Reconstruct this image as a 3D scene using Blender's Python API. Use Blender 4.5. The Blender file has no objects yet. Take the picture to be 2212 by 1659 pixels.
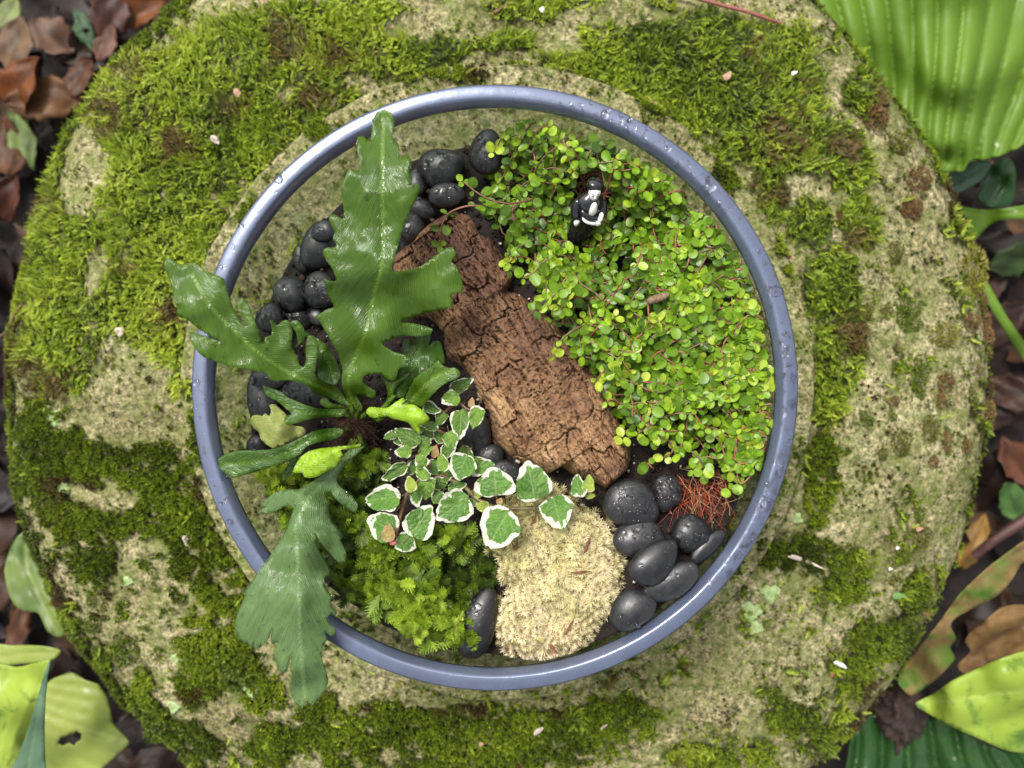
# Glass terrarium bowl on a mossy stone pedestal, seen from straight above.
import bpy, math, random
import numpy as np
from mathutils import Vector, Matrix
from mathutils.geometry import delaunay_2d_cdt

random.seed(7)
RNG = np.random.default_rng(11)
scene = bpy.context.scene
COL = scene.collection
R = math.radians

# ---------------------------------------------------------------- camera
HC = 0.417                    # camera height above the stone's raised disc (z = 0)
F, CX, CY = 1671.0, 1106.0, 829.5
cam_d = bpy.data.cameras.new('camera')
cam = bpy.data.objects.new('camera', cam_d)
COL.objects.link(cam)
cam.location = (0, 0, HC)
cam.rotation_euler = (0, 0, 0)
cam_d.sensor_width = 36.0
cam_d.lens = 36.0 * F / 2212.0
cam_d.clip_start = 0.01
cam_d.clip_end = 200.0
cam_d.dof.use_dof = True
cam_d.dof.focus_distance = 0.345
cam_d.dof.aperture_fstop = 6.5
cam_d.dof.aperture_fstop = 27.2 / 3.8
scene.camera = cam

# ---------------------------------------------------------------- world, sun, exposure
SUN_AZ, SUN_EL = R(-35), R(58)          # azimuth clockwise from +Y (picture up), elevation
world = bpy.data.worlds.new('World')
scene.world = world
world.use_nodes = True
wn = world.node_tree
wn.nodes.clear()
wo = wn.nodes.new('ShaderNodeOutputWorld')
wb = wn.nodes.new('ShaderNodeBackground')
ws = wn.nodes.new('ShaderNodeTexSky')
ws.sky_type = 'NISHITA'
ws.sun_disc = False
ws.sun_elevation = SUN_EL
ws.sun_rotation = SUN_AZ
ws.air_density = 1.0
ws.dust_density = 4.0
wh = wn.nodes.new('ShaderNodeHueSaturation')     # thin cloud cover: a paler sky
wh.inputs['Saturation'].default_value = 0.22
wb.inputs['Strength'].default_value = 0.10
wn.links.new(ws.outputs[0], wh.inputs['Color'])
wn.links.new(wh.outputs[0], wb.inputs['Color'])
wn.links.new(wb.outputs[0], wo.inputs['Surface'])

sun_d = bpy.data.lights.new('sun', 'SUN')
sun = bpy.data.objects.new('sun', sun_d)
COL.objects.link(sun)
sun_d.energy = 1.4
sun_d.angle = R(16)
sun_d.color = (1.0, 0.96, 0.90)
sd = Vector((math.sin(SUN_AZ) * math.cos(SUN_EL), math.cos(SUN_AZ) * math.cos(SUN_EL), math.sin(SUN_EL)))
sun.rotation_euler = sd.to_track_quat('Z', 'Y').to_euler()

vs = scene.view_settings
vs.view_transform = 'Standard'
vs.look = 'None'
vs.exposure = 1.3
vs.gamma = 1.0
vs.use_curve_mapping = False
scene.cycles.max_bounces = 10
scene.cycles.diffuse_bounces = 3
scene.cycles.glossy_bounces = 3
scene.cycles.transparent_max_bounces = 16
scene.cycles.transmission_bounces = 8
scene.cycles.use_denoising = True

# ---------------------------------------------------------------- helpers
def P(u, v, z):
    """picture position (2212 x 1659 grid) at height z -> world point"""
    d = (HC - z) / F
    return ((u - CX) * d, -(v - CY) * d, z)

def PA(u, v, z):
    d = (HC - z) / F
    return np.stack([(u - CX) * d, -(v - CY) * d, z * np.ones_like(d * u)], -1)

def UV(x, y, z):
    d = (HC - z) / F
    return CX + x / d, CY - y / d

_tab = np.random.default_rng(5).random((64, 256, 256)).astype(np.float32)

def vnoise(x, y, seed=0):
    t = _tab[seed % 64]
    x = np.asarray(x, float); y = np.asarray(y, float)
    xi = np.floor(x).astype(int); yi = np.floor(y).astype(int)
    fx = x - xi; fy = y - yi
    fx = fx * fx * (3 - 2 * fx); fy = fy * fy * (3 - 2 * fy)
    a = t[xi & 255, yi & 255]; b = t[(xi + 1) & 255, yi & 255]
    c = t[xi & 255, (yi + 1) & 255]; d = t[(xi + 1) & 255, (yi + 1) & 255]
    return (a * (1 - fx) + b * fx) * (1 - fy) + (c * (1 - fx) + d * fx) * fy

def fbm(x, y, oct=4, seed=0):
    s = 0; a = 0.5; n = 0
    for i in range(oct):
        s = s + a * vnoise(x * 2 ** i + 17.3 * i, y * 2 ** i + 5.1 * i, seed + i); n += a; a *= 0.55
    return s / n

def sstep(a, b, x):
    t = np.clip((x - a) / (b - a), 0, 1)
    return t * t * (3 - 2 * t)

def in_poly(px, py, poly):
    px = np.asarray(px); py = np.asarray(py)
    ins = np.zeros(px.shape, bool)
    n = len(poly)
    for i in range(n):
        x1, y1 = poly[i]; x2, y2 = poly[(i + 1) % n]
        if y1 == y2:
            continue
        c = ((y1 > py) != (y2 > py)) & (px < (x2 - x1) * (py - y1) / (y2 - y1) + x1)
        ins ^= c
    return ins

def np_mesh(name, V, T, col=None, smooth=False, attrs=None):
    """fast mesh from vertex array and triangle (n,3) or quad (n,4) array"""
    me = bpy.data.meshes.new(name)
    V = np.ascontiguousarray(V, dtype=np.float32); T = np.ascontiguousarray(T, dtype=np.int32)
    k = T.shape[1]
    me.vertices.add(len(V)); me.vertices.foreach_set('co', V.ravel())
    me.loops.add(T.size); me.loops.foreach_set('vertex_index', T.ravel())
    me.polygons.add(len(T))
    me.polygons.foreach_set('loop_start', np.arange(0, T.size, k, dtype=np.int32))
    me.polygons.foreach_set('loop_total', np.full(len(T), k, dtype=np.int32))
    if smooth:
        me.polygons.foreach_set('use_smooth', np.ones(len(T), dtype=bool))
    if col is not None:
        a = me.color_attributes.new('Col', 'FLOAT_COLOR', 'POINT')
        c = np.ones((len(V), 4), np.float32); c[:, :3] = col
        a.data.foreach_set('color', c.ravel())
    for an, av in (attrs or {}).items():
        a = me.attributes.new(an, 'FLOAT', 'POINT')
        a.data.foreach_set('value', np.ascontiguousarray(av, dtype=np.float32))
    me.update(calc_edges=True)
    return me

def link(name, me, mat=None, parent=None, label=None, cat=None, group=None, kind=None):
    o = bpy.data.objects.new(name, me)
    COL.objects.link(o)
    if mat is not None and me is not None and not me.materials:
        me.materials.append(mat)
    if parent is not None:
        o.parent = parent
    if label: o['label'] = label
    if cat: o['category'] = cat
    if group: o['group'] = group
    if kind: o['kind'] = kind
    return o

def child_at(parent, o):
    """parent without moving: parents of ours sit at identity or have a known location"""
    o.parent = parent
    o.matrix_parent_inverse = parent_mat(parent).inverted()

def parent_mat(p):
    m = Matrix.LocRotScale(p.location, p.rotation_euler, p.scale)
    return m

def thing(name, loc, label, cat, group=None):
    o = bpy.data.objects.new(name, None)
    o.empty_display_size = 0.01
    COL.objects.link(o)
    o.location = loc
    o['label'] = label; o['category'] = cat
    if group: o['group'] = group
    return o

def part(name, me, mat, parent, kind=None, label=None):
    """mesh given in world coordinates, made a child of an unrotated, unscaled empty"""
    o = link(name, me, mat, None, label=label, kind=kind)
    child_at(parent, o)
    return o

def rot_frames(dirs, ups):
    """(n,3,3) matrices whose columns are x=dir, y=side, z=normal"""
    x = dirs / np.linalg.norm(dirs, axis=1, keepdims=True)
    y = np.cross(ups, x); y /= np.linalg.norm(y, axis=1, keepdims=True) + 1e-12
    z = np.cross(x, y)
    return np.stack([x, y, z], -1)

def instances(proto_v, proto_t, pos, M, scale, pcol=None, icol=None):
    """bake copies of a prototype into one vertex / face array"""
    n = len(pos); k = len(proto_v)
    if np.ndim(scale) == 1:
        sv = proto_v[None] * scale[:, None, None]
    else:
        sv = proto_v[None] * scale[:, None, :]
    V = np.einsum('nij,nkj->nki', M, sv) + pos[:, None]
    T = proto_t[None] + (np.arange(n) * k)[:, None, None]
    c = None
    if icol is not None:
        c = np.repeat(icol[:, None, :], k, 1)
        if pcol is not None:
            c = c * pcol[None, :, None]
        c = c.reshape(-1, 3)
    return V.reshape(-1, 3), T.reshape(-1, proto_t.shape[1]), c

def rand_frames(az, el, roll):
    """frames pointing at azimuth/elevation, rolled round their axis"""
    d = np.stack([np.cos(az) * np.cos(el), np.sin(az) * np.cos(el), np.sin(el)], -1)
    up = np.tile(np.array([0, 0, 1.0]), (len(az), 1))
    up[np.abs(d[:, 2]) > 0.97] = (1, 0, 0)
    M = rot_frames(d, up)
    c, s = np.cos(roll), np.sin(roll)
    y = M[:, :, 1] * c[:, None] + M[:, :, 2] * s[:, None]
    z = -M[:, :, 1] * s[:, None] + M[:, :, 2] * c[:, None]
    return np.stack([M[:, :, 0], y, z], -1)

def tube(pts, rad, seg=6, cap=True):
    """tube mesh arrays (quads) along a polyline; rad scalar or list"""
    pts = np.asarray(pts, float); n = len(pts)
    rad = np.full(n, rad) if np.isscalar(rad) else np.asarray(rad, float)
    t = np.gradient(pts, axis=0); t /= np.linalg.norm(t, axis=1, keepdims=True) + 1e-12
    ref = np.array([0, 0, 1.0]) if abs(t[0, 2]) < 0.9 else np.array([1.0, 0, 0])
    V = []
    for i in range(n):
        a = np.cross(t[i], ref); a /= np.linalg.norm(a) + 1e-12
        b = np.cross(t[i], a); ref = np.cross(a, t[i]) if i else ref
        ang = np.arange(seg) * 2 * np.pi / seg
        V.append(pts[i] + rad[i] * (np.cos(ang)[:, None] * a + np.sin(ang)[:, None] * b))
    V = np.concatenate(V)
    i, j = np.meshgrid(np.arange(n - 1), np.arange(seg), indexing='ij')
    i = i.ravel(); j = j.ravel(); j2 = (j + 1) % seg
    Q = np.stack([i * seg + j, i * seg + j2, (i + 1) * seg + j2, (i + 1) * seg + j], -1)
    return V, Q

def merge(parts):
    Vs, Ts, Cs, o = [], [], [], 0
    for p in parts:
        Vs.append(p[0]); Ts.append(p[1] + o); o += len(p[0])
        if len(p) > 2 and p[2] is not None:
            Cs.append(p[2])
    return np.concatenate(Vs), np.concatenate(Ts), (np.concatenate(Cs) if Cs else None)

def crom(pts, step):
    """Catmull-Rom resampling of an open polyline"""
    p = np.asarray(pts, float)
    q = np.vstack([2 * p[0] - p[1], p, 2 * p[-1] - p[-2]])
    out = []
    for i in range(1, len(q) - 2):
        n = max(1, int(np.linalg.norm(q[i + 1] - q[i]) / step))
        t = np.arange(n)[:, None] / n
        a, b, c, d = q[i - 1], q[i], q[i + 1], q[i + 2]
        out.append(0.5 * (2 * b + (c - a) * t + (2 * a - 5 * b + 4 * c - d) * t ** 2 + (3 * b - a - 3 * c + d) * t ** 3))
    out.append(p[-1:])
    return np.vstack(out)

def crom_closed(pts, step):
    p = np.asarray(pts, float); n = len(p); out = []
    for i in range(n):
        a, b, c, d = p[i - 1], p[i], p[(i + 1) % n], p[(i + 2) % n]
        k = max(1, int(np.linalg.norm(c - b) / step))
        t = np.arange(k)[:, None] / k
        # tension keeps the teeth crisp
        out.append(b + 0.5 * 0.8 * (c - a) * (t - 2 * t ** 2 + t ** 3) + (c - b) * (3 * t ** 2 - 2 * t ** 3) + 0.5 * 0.8 * (d - b) * (t ** 3 - t ** 2))
    return np.vstack(out)

# ---------------------------------------------------------------- materials
def new_mat(name):
    m = bpy.data.materials.new(name)
    m.use_nodes = True
    nt = m.node_tree
    b = nt.nodes['Principled BSDF']
    return m, nt, b

def N(nt, t, **kw):
    n = nt.nodes.new(t)
    for k, v in kw.items():
        setattr(n, k, v)
    return n

def noise_node(nt, scale, detail=4, rough=0.55, vec=None, dist=0.0):
    n = N(nt, 'ShaderNodeTexNoise')
    n.inputs['Scale'].default_value = scale; n.inputs['Detail'].default_value = detail
    n.inputs['Roughness'].default_value = rough; n.inputs['Distortion'].default_value = dist
    if vec is not None:
        nt.links.new(vec, n.inputs['Vector'])
    return n

def ramp(nt, src, stops, interp='LINEAR'):
    r = N(nt, 'ShaderNodeValToRGB'); r.color_ramp.interpolation = interp
    e = r.color_ramp.elements
    while len(e) < len(stops):
        e.new(0.5)
    for i, (p, c) in enumerate(stops):
        e[i].position = p
        e[i].color = (*c, 1) if len(c) == 3 else c
    nt.links.new(src, r.inputs[0])
    return r

def mixc(nt, fac, a, b, mode='MIX'):
    m = N(nt, 'ShaderNodeMix', data_type='RGBA', blend_type=mode)
    for sock, v in ((m.inputs[0], fac), (m.inputs[6], a), (m.inputs[7], b)):
        if hasattr(v, 'links') or isinstance(v, bpy.types.NodeSocket):
            nt.links.new(v, sock)
        elif isinstance(v, (tuple, list)):
            sock.default_value = (*v, 1)
        else:
            sock.default_value = v
    return m.outputs[2]

def mathn(nt, op, a, b=None, c=None, clamp=False):
    m = N(nt, 'ShaderNodeMath', operation=op, use_clamp=clamp)
    for i, v in enumerate((a, b, c)):
        if v is None: continue
        if isinstance(v, bpy.types.NodeSocket): nt.links.new(v, m.inputs[i])
        else: m.inputs[i].default_value = v
    return m.outputs[0]

def attr(nt, name, out='Fac'):
    a = N(nt, 'ShaderNodeAttribute'); a.attribute_name = name
    return a.outputs[out]

def coord(nt, which='Object'):
    return N(nt, 'ShaderNodeTexCoord').outputs[which]

def bump(nt, height, strength, dist, bsdf, prev=None):
    b = N(nt, 'ShaderNodeBump')
    b.inputs['Strength'].default_value = strength; b.inputs['Distance'].default_value = dist
    nt.links.new(height, b.inputs['Height'])
    if prev is not None: nt.links.new(prev, b.inputs['Normal'])
    if bsdf is not None: nt.links.new(b.outputs[0], bsdf.inputs['Normal'])
    return b.outputs[0]

def add_translucency(nt, b, colour, fac):
    """leaf blades pass part of the light through"""
    t = N(nt, 'ShaderNodeBsdfTranslucent')
    if isinstance(colour, bpy.types.NodeSocket): nt.links.new(colour, t.inputs[0])
    else: t.inputs[0].default_value = (*colour, 1)
    mx = N(nt, 'ShaderNodeMixShader'); mx.inputs[0].default_value = fac
    nt.links.new(b.outputs[0], mx.inputs[1]); nt.links.new(t.outputs[0], mx.inputs[2])
    out = [n for n in nt.nodes if n.type == 'OUTPUT_MATERIAL'][0]
    nt.links.new(mx.outputs[0], out.inputs['Surface'])

def vcol_leaf_mat(name, rough=0.45, trans=0.25, spec=0.4, nscale=300, namp=0.25):
    m, nt, b = new_mat(name)
    c = attr(nt, 'Col', 'Color')
    n = noise_node(nt, nscale, 2, vec=coord(nt))
    r = ramp(nt, n.outputs[0], [(0.3, (1 - namp,) * 3), (0.7, (1 + namp,) * 3)])
    cc = mixc(nt, 1.0, c, r.outputs[0], 'MULTIPLY')
    nt.links.new(cc, b.inputs['Base Color'])
    b.inputs['Roughness'].default_value = rough
    b.inputs['Specular IOR Level'].default_value = spec
    if trans: add_translucency(nt, b, cc, trans)
    return m

def simple_mat(name, col, rough=0.6, col2=None, nscale=200, spec=0.5, bumpd=0.0, bscale=None, trans=0):
    m, nt, b = new_mat(name)
    if col2 is None:
        b.inputs['Base Color'].default_value = (*col, 1); cc = col
    else:
        n = noise_node(nt, nscale, 5, vec=coord(nt))
        cc = ramp(nt, n.outputs[0], [(0.35, col), (0.65, col2)]).outputs[0]
        nt.links.new(cc, b.inputs['Base Color'])
    b.inputs['Roughness'].default_value = rough
    b.inputs['Specular IOR Level'].default_value = spec
    if bumpd:
        n2 = noise_node(nt, bscale or nscale * 2, 5, vec=coord(nt))
        bump(nt, n2.outputs[0], 0.6, bumpd, b)
    if trans: add_translucency(nt, b, cc, trans)
    return m
# ================================================================ ground
GZ = -0.235
n = 160
gx = np.concatenate([[-60, -20, -6, -2, -1.2], np.linspace(-0.8, 0.8, n), [1.2, 2, 6, 20, 60]])
X, Y = np.meshgrid(gx, gx, indexing='ij')
near = np.exp(-(X ** 2 + Y ** 2) / 1.2)
Z = GZ + near * ((fbm(X * 9 + 50, Y * 9 + 50, 5, 3) - 0.5) * 0.05 - 0.012)
k = len(gx)
i, j = np.meshgrid(np.arange(k - 1), np.arange(k - 1), indexing='ij'); i = i.ravel(); j = j.ravel()
Q = np.stack([i * k + j, (i + 1) * k + j, (i + 1) * k + j + 1, i * k + j + 1], -1)
m_ground = simple_mat('garden_soil', (0.005, 0.003, 0.002), 0.85, (0.016, 0.009, 0.006), 90, bumpd=0.006, bscale=140)
link('ground', np_mesh('ground', np.stack([X, Y, Z], -1).reshape(-1, 3), Q, smooth=True), m_ground, kind='structure',
     label='dark damp garden soil around the stone pedestal', cat='ground')

# ================================================================ stone pedestal
SC = P(1075, 826, 0.0)          # centre of the raised disc
OC = P(1068, 823, -0.03)        # centre of the whole pedestal
RD = 690 / F * HC               # raised disc radius

def stone_profile_pts():
    pr = np.array([0, .10, .16, .19, .215, .235, .254, .269, .281, .290, .2965, .3005, .3015, .2995, .294, .290])
    pz = np.array([-.010, -.010, -.0105, -.0115, -.013, -.0155, -.0195, -.0250, -.032, -.041, -.052, -.066, -.085, -.12, -.18, -.26])
    return pr, pz
PR, PZ = stone_profile_pts()
def stone_z(x, y):
    ro = np.hypot(x - OC[0], y - OC[1])
    zz = np.interp(ro, PR[:13], PZ[:13])
    lump = (fbm(x * 22 + 9, y * 22 + 9, 4, 8) - 0.5) * 0.007 + (fbm(x * 90, y * 90, 4, 12) - 0.5) * 0.0038 + (fbm(x * 330, y * 330, 2, 13) - 0.5) * 0.0016
    rd = np.hypot(x - SC[0], y - SC[1]) + (fbm(x * 40, y * 40, 3, 22) - .5) * 0.004
    edge = 1 - sstep(RD - 0.0025, RD + 0.0035, rd)
    flat = (fbm(x * 60, y * 60, 4, 31) - 0.5) * 0.0022 + (fbm(x * 330, y * 330, 2, 13) - 0.5) * 0.0013
    return (zz + lump) * (1 - edge) + flat * edge

# --- where moss grows: patches in the picture plane, broken up by noise
FEATHER = [(760, 40, 150, 50, 0), (1180, 20, 160, 30, 0), (1860, 480, 50, 60, 0), (560, 330, 90, 80, 0), (1750, 480, 50, 60, 0), (1420, 40, 60, 40, 0), (250, 330, 320, 240, 0), (480, 210, 300, 160, 0), (650, 90, 260, 90, 0), (300, 560, 250, 170, 0), (130, 560, 150, 260, 0),
           (1290, 165, 150, 60, 0), (1560, 180, 240, 115, 0), (1700, 290, 150, 90, 0), (1360, 90, 130, 50, 0), (800, 110, 140, 60, 0), (1080, 90, 160, 26, 0),
           (1795, 620, 65, 95, 0), (1815, 740, 60, 110, 0), (1780, 850, 45, 80, 0), (1560, 60, 160, 50, 0), (1880, 190, 60, 60, 0), (940, 100, 90, 50, 0),
           (430, 780, 60, 110, 0), (100, 760, 110, 120, 0), (1660, 420, 50, 60, 0), (1850, 360, 40, 60, 0), (1690, 90, 80, 60, 0), (380, 700, 90, 90, 0)]
VELVET = [(360, 1200, 70, 60, 0), (260, 1290, 50, 60, 0), (520, 1440, 70, 50, 0), (420, 1500, 60, 40, 0), (80, 950, 110, 110, 0), (190, 1000, 70, 60, 0), (490, 1260, 60, 200, 0), (320, 1010, 90, 60, 0), (400, 1090, 110, 110, 0), (455, 1400, 100, 70, 0), (560, 1500, 60, 50, 0),
          (800, 1600, 170, 90, 0), (1050, 1585, 330, 70, 0), (1330, 1555, 90, 55, 0), (1685, 1540, 38, 85, -28), (1880, 1440, 80, 85, 0),
          (1775, 1200, 80, 38, 28), (1665, 1195, 50, 30, 30), (1765, 1010, 40, 80, 0), (1760, 1090, 30, 60, 0), (1520, 1640, 90, 30, 10), (360, 1630, 110, 60, 0), (150, 1160, 60, 80, 0),
          (1740, 1575, 45, 45, 0), (1830, 1250, 60, 60, 0), (2000, 1300, 40, 60, 0), (1010, 1640, 300, 30, 0), (580, 1615, 60, 60, 0), (690, 1560, 60, 70, 0), (240, 1130, 60, 40, 0),
          (1960, 1400, 50, 60, 20), (1650, 1640, 40, 40, 0), (1780, 1620, 60, 30, -20), (80, 1080, 60, 60, 0), (190, 1220, 60, 90, -10), (300, 1570, 50, 60, -40), (200, 1430, 26, 120, 28), (270, 1530, 26, 90, 30)]
DISC_V = [(945, 172, 110, 20, 8), (1400, 230, 36, 30, 0), (1560, 380, 36, 40, 0), (1130, 150, 40, 14, 0), (880, 175, 40, 20, 20), (1690, 560, 30, 60, -20), (455, 900, 22, 120, 8), (430, 1040, 26, 90, 0),
          (500, 1240, 26, 70, -20), (1530, 1330, 40, 30, 0), (1250, 1505, 120, 16, -6), (900, 1490, 100, 18, 10), (700, 300, 40, 24, 30), (560, 470, 30, 40, 30)]
BARE = [(205, 580, 26, 60, 15), (285, 895, 80, 65, 0), (130, 890, 60, 40, 0), (885, 55, 80, 30, 0), (1010, 55, 70, 36, 0), (320, 1220, 80, 60, 0), (280, 1350, 130, 110, 0), (420, 1340, 70, 36, 0),
        (1210, 90, 60, 30, 0), (1330, 30, 130, 24, 0), (150, 330, 70, 90, -30), (160, 400, 40, 60, 0), (380, 900, 40, 50, 0), (480, 1560, 70, 60, 0), (880, 1630, 60, 40, 0)]
def blobs(u, v, L, soft=0.55):
    s = np.zeros_like(u, dtype=float)
    for (a, b, rx, ry, ang) in L:
        c, sn = math.cos(R(ang)), math.sin(R(ang))
        du, dv = u - a, v - b
        e = ((du * c + dv * sn) / rx) ** 2 + ((-du * sn + dv * c) / ry) ** 2
        s = np.maximum(s, 1 - sstep(soft, 1.45, e))
    return s
def moss_masks(x, y, z=-0.012):
    u, v = UV(x, y, z)
    n1 = fbm(u / 70, v / 70, 4, 40) - 0.5; n2 = fbm(u / 22, v / 22, 3, 46) - 0.5
    rd = np.hypot(x - SC[0], y - SC[1]) + (fbm(x * 50, y * 50, 3, 22) - .5) * 0.006
    disc = 1 - sstep(RD - 0.001, RD + 0.005, rd)
    bare = blobs(u, v, BARE)
    f = blobs(u, v, FEATHER) - 0.85 * bare
    w = blobs(u, v, VELVET) - 0.7 * bare
    ro = np.hypot(x - OC[0], y - OC[1])
    rimring = sstep(0.265, 0.288, ro)                       # a fringe of moss hangs over the rounded edge
    west = sstep(300, -300, u - 1100)
    w = np.maximum(w, rimring * (0.32 + 0.5 * west))
    f = f * (1 - disc) ; w = w * (1 - disc) + disc * blobs(u, v, DISC_V) * 0.9
    n3 = fbm(u / 9, v / 9, 2, 49) - 0.5
    f = sstep(0.32, 0.80, f + n1 * 1.3 + n2 * 1.2 + n3 * 0.7)
    w = sstep(0.34, 0.74, w + n1 * 1.5 + n2 * 1.7 + n3 * 1.0 - 0.06) * (1 - 0.8 * f)
    return f, w

na = 760
t = np.concatenate([np.linspace(0, 0.33, 12, endpoint=False), np.linspace(0.33, 1.0, 300)])
arc = np.concatenate([[0], np.cumsum(np.hypot(np.diff(PR), np.diff(PZ)))])
LT = arc[12]                    # arc length down to the widest point
rr = np.interp(t * LT, arc, PR)
zz = np.interp(t * LT, arc, PZ)
th = np.arange(na) * 2 * np.pi / na
RR, TH = np.meshgrid(rr, th, indexing='ij')
SX = OC[0] + RR * np.cos(TH); SY = OC[1] + RR * np.sin(TH)
SZ = stone_z(SX, SY)
low = (zz[:, None] < -0.03)
SZ = np.where(low, zz[:, None] + (fbm(SX * 22 + 9, SY * 22 + 9, 4, 8) - 0.5) * 0.007, SZ)
wob = 1 + (fbm(np.cos(TH) * 3 + 9, np.sin(TH) * 3 + 9 + SZ * 20, 4, 17) - 0.5) * 0.05 * sstep(0.2, 0.29, RR)
SX = OC[0] + RR * wob * np.cos(TH); SY = OC[1] + RR * wob * np.sin(TH)
side_r = PR[13:]; side_z = PZ[13:]
ex = [np.stack([OC[0] + r_ * wob[-1] * np.cos(th), OC[1] + r_ * wob[-1] * np.sin(th), np.full(na, z_)], -1) for r_, z_ in zip(side_r, side_z)]
V = np.concatenate([np.stack([SX, SY, SZ], -1).reshape(-1, 3)] + ex)
nr = len(rr) + len(side_r)
i, j = np.meshgrid(np.arange(nr - 1), np.arange(na), indexing='ij'); i = i.ravel(); j = j.ravel(); j2 = (j + 1) % na
Q = np.stack([i * na + j, i * na + j2, (i + 1) * na + j2, (i + 1) * na + j], -1)[:, ::-1]
fm, wm = moss_masks(V[:, 0], V[:, 1])
me = np_mesh('stone', V, Q, smooth=True, attrs={'moss': np.clip(fm + wm, 0, 1)})

m_stone, nt, b = new_mat('weathered_stone')
oc = coord(nt)
n1 = noise_node(nt, 28, 6, 0.6, oc)
n2 = noise_node(nt, 260, 6, 0.7, oc)
n3 = noise_node(nt, 650, 3, 0.6, oc)
vor = N(nt, 'ShaderNodeTexVoronoi'); vor.inputs['Scale'].default_value = 420; nt.links.new(oc, vor.inputs['Vector'])
c1 = ramp(nt, n1.outputs[0], [(0.30, (0.19, 0.165, 0.085)), (0.5, (0.31, 0.275, 0.155)), (0.70, (0.42, 0.375, 0.235))]).outputs[0]
g = ramp(nt, n2.outputs[0], [(0.36, (0.10, 0.12, 0.07)), (0.45, (0.62, 0.64, 0.50)), (0.54, (1.0, 1.0, 0.95)), (0.68, (1.6, 1.55, 1.5))]).outputs[0]
c2 = mixc(nt, 1.0, c1, g, 'MULTIPLY')
gr = ramp(nt, n3.outputs[0], [(0.36, (0.36, 0.36, 0.32)), (0.52, (1.05, 1.05, 1.03)), (0.68, (1.5, 1.48, 1.42))]).outputs[0]
c3 = mixc(nt, 0.8, c2, gr, 'MULTIPLY')
alg = noise_node(nt, 60, 5, 0.65, oc, 0.4)
af = ramp(nt, alg.outputs[0], [(0.43, (0, 0, 0)), (0.66, (0.8, 0.8, 0.8))]).outputs[0]
c4 = mixc(nt, af, c3, (0.135, 0.17, 0.035))
mo = attr(nt, 'moss')
mn = noise_node(nt, 120, 5, 0.6, oc)
under = ramp(nt, mn.outputs[0], [(0.35, (0.018, 0.020, 0.006)), (0.6, (0.05, 0.062, 0.012)), (0.75, (0.07, 0.045, 0.02))]).outputs[0]
c5 = mixc(nt, mo, c4, under)
nt.links.new(c5, b.inputs['Base Color'])
b.inputs['Roughness'].default_value = 0.9
b.inputs['Specular IOR Level'].default_value = 0.25
bp = bump(nt, n2.outputs[0], 0.9, 0.0022, None)
bp = bump(nt, vor.outputs['Distance'], 0.4, 0.0010, None, bp)
bump(nt, n3.outputs[0], 0.6, 0.0006, b, bp)
pedestal = link('stone_pedestal', me, m_stone, label='round weathered tan stone pedestal with a raised disc under the glass bowl', cat='stone pedestal')

# ================================================================ moss on the stone
def leaflet_shoot(pairs=9, length=1.0, wid=0.34, curve=0.25, sw=0.060):
    """a feather-moss shoot: small pointed leaves both sides of a curved axis"""
    V, T = [], []
    for q in range(pairs):
        s = (q + 0.3) / pairs
        ax = np.array([s * length, 0.03 * math.sin(q * 2.1), curve * s * s])
        l = wid * (1.05 - 0.75 * s) * (0.6 + 0.4 * min(1, s * 5))
        for sg in (-1, 1):
            d = np.array([0.62, sg * 0.78, 0.25])
            side = np.array([sw, 0, 0.2 * sw]) * (1.15 - 0.5 * s)
            i0 = len(V)
            V += [ax - side, ax + side, ax + d * l]
            T.append([i0, i0 + 1, i0 + 2] if sg > 0 else [i0 + 1, i0, i0 + 2])
    i0 = len(V); e = np.array([length * .9, 0, curve * .81])
    V += [e + (0, -.05, 0), e + (0, .05, 0), e + (.16, 0, .08)]; T.append([i0, i0 + 1, i0 + 2])
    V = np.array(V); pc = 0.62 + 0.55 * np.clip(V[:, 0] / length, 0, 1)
    return V, np.array(T), pc

def star_tuft(nb=7, spread=0.75, w=0.16):
    V, T, pc = [], [], []
    for q in range(nb):
        a = 2 * math.pi * q / nb + 0.35 * (q % 2)
        el = 0.55 + 0.45 * ((q * 37) % 5) / 5
        d = np.array([math.cos(a) * spread * (1.3 - el), math.sin(a) * spread * (1.3 - el), el])
        s = np.array([-math.sin(a), math.cos(a), 0]) * w
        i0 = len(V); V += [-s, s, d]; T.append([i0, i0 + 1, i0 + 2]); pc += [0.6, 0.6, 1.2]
    return np.array(V), np.array(T), np.array(pc)

def stone_points(nsamp, seed):
    g = np.random.default_rng(seed)
    r = np.sqrt(g.random(nsamp)) * 0.3005; a = g.random(nsamp) * 2 * np.pi
    x = OC[0] + r * np.cos(a); y = OC[1] + r * np.sin(a)
    keep = np.hypot(x - SC[0], y - SC[1]) > 0.118
    return x[keep], y[keep], g
def edge_wob(x, y, z):
    ro = np.hypot(x - OC[0], y - OC[1]); c = (x - OC[0]) / ro; s = (y - OC[1]) / ro
    w = 1 + (fbm(c * 3 + 9, s * 3 + 9 + z * 20, 4, 17) - 0.5) * 0.05 * sstep(0.2, 0.29, ro)
    return OC[0] + (x - OC[0]) * w, OC[1] + (y - OC[1]) * w

m_moss = vcol_leaf_mat('moss_leaf', 0.5, 0.3, 0.35, 500, 0.2)
def pick_colours(t, stops):
    t = np.clip(t, 0, 1); xs = [s[0] for s in stops]
    return np.stack([np.interp(t, xs, [s[1][c] for s in stops]) for c in range(3)], -1)

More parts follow.
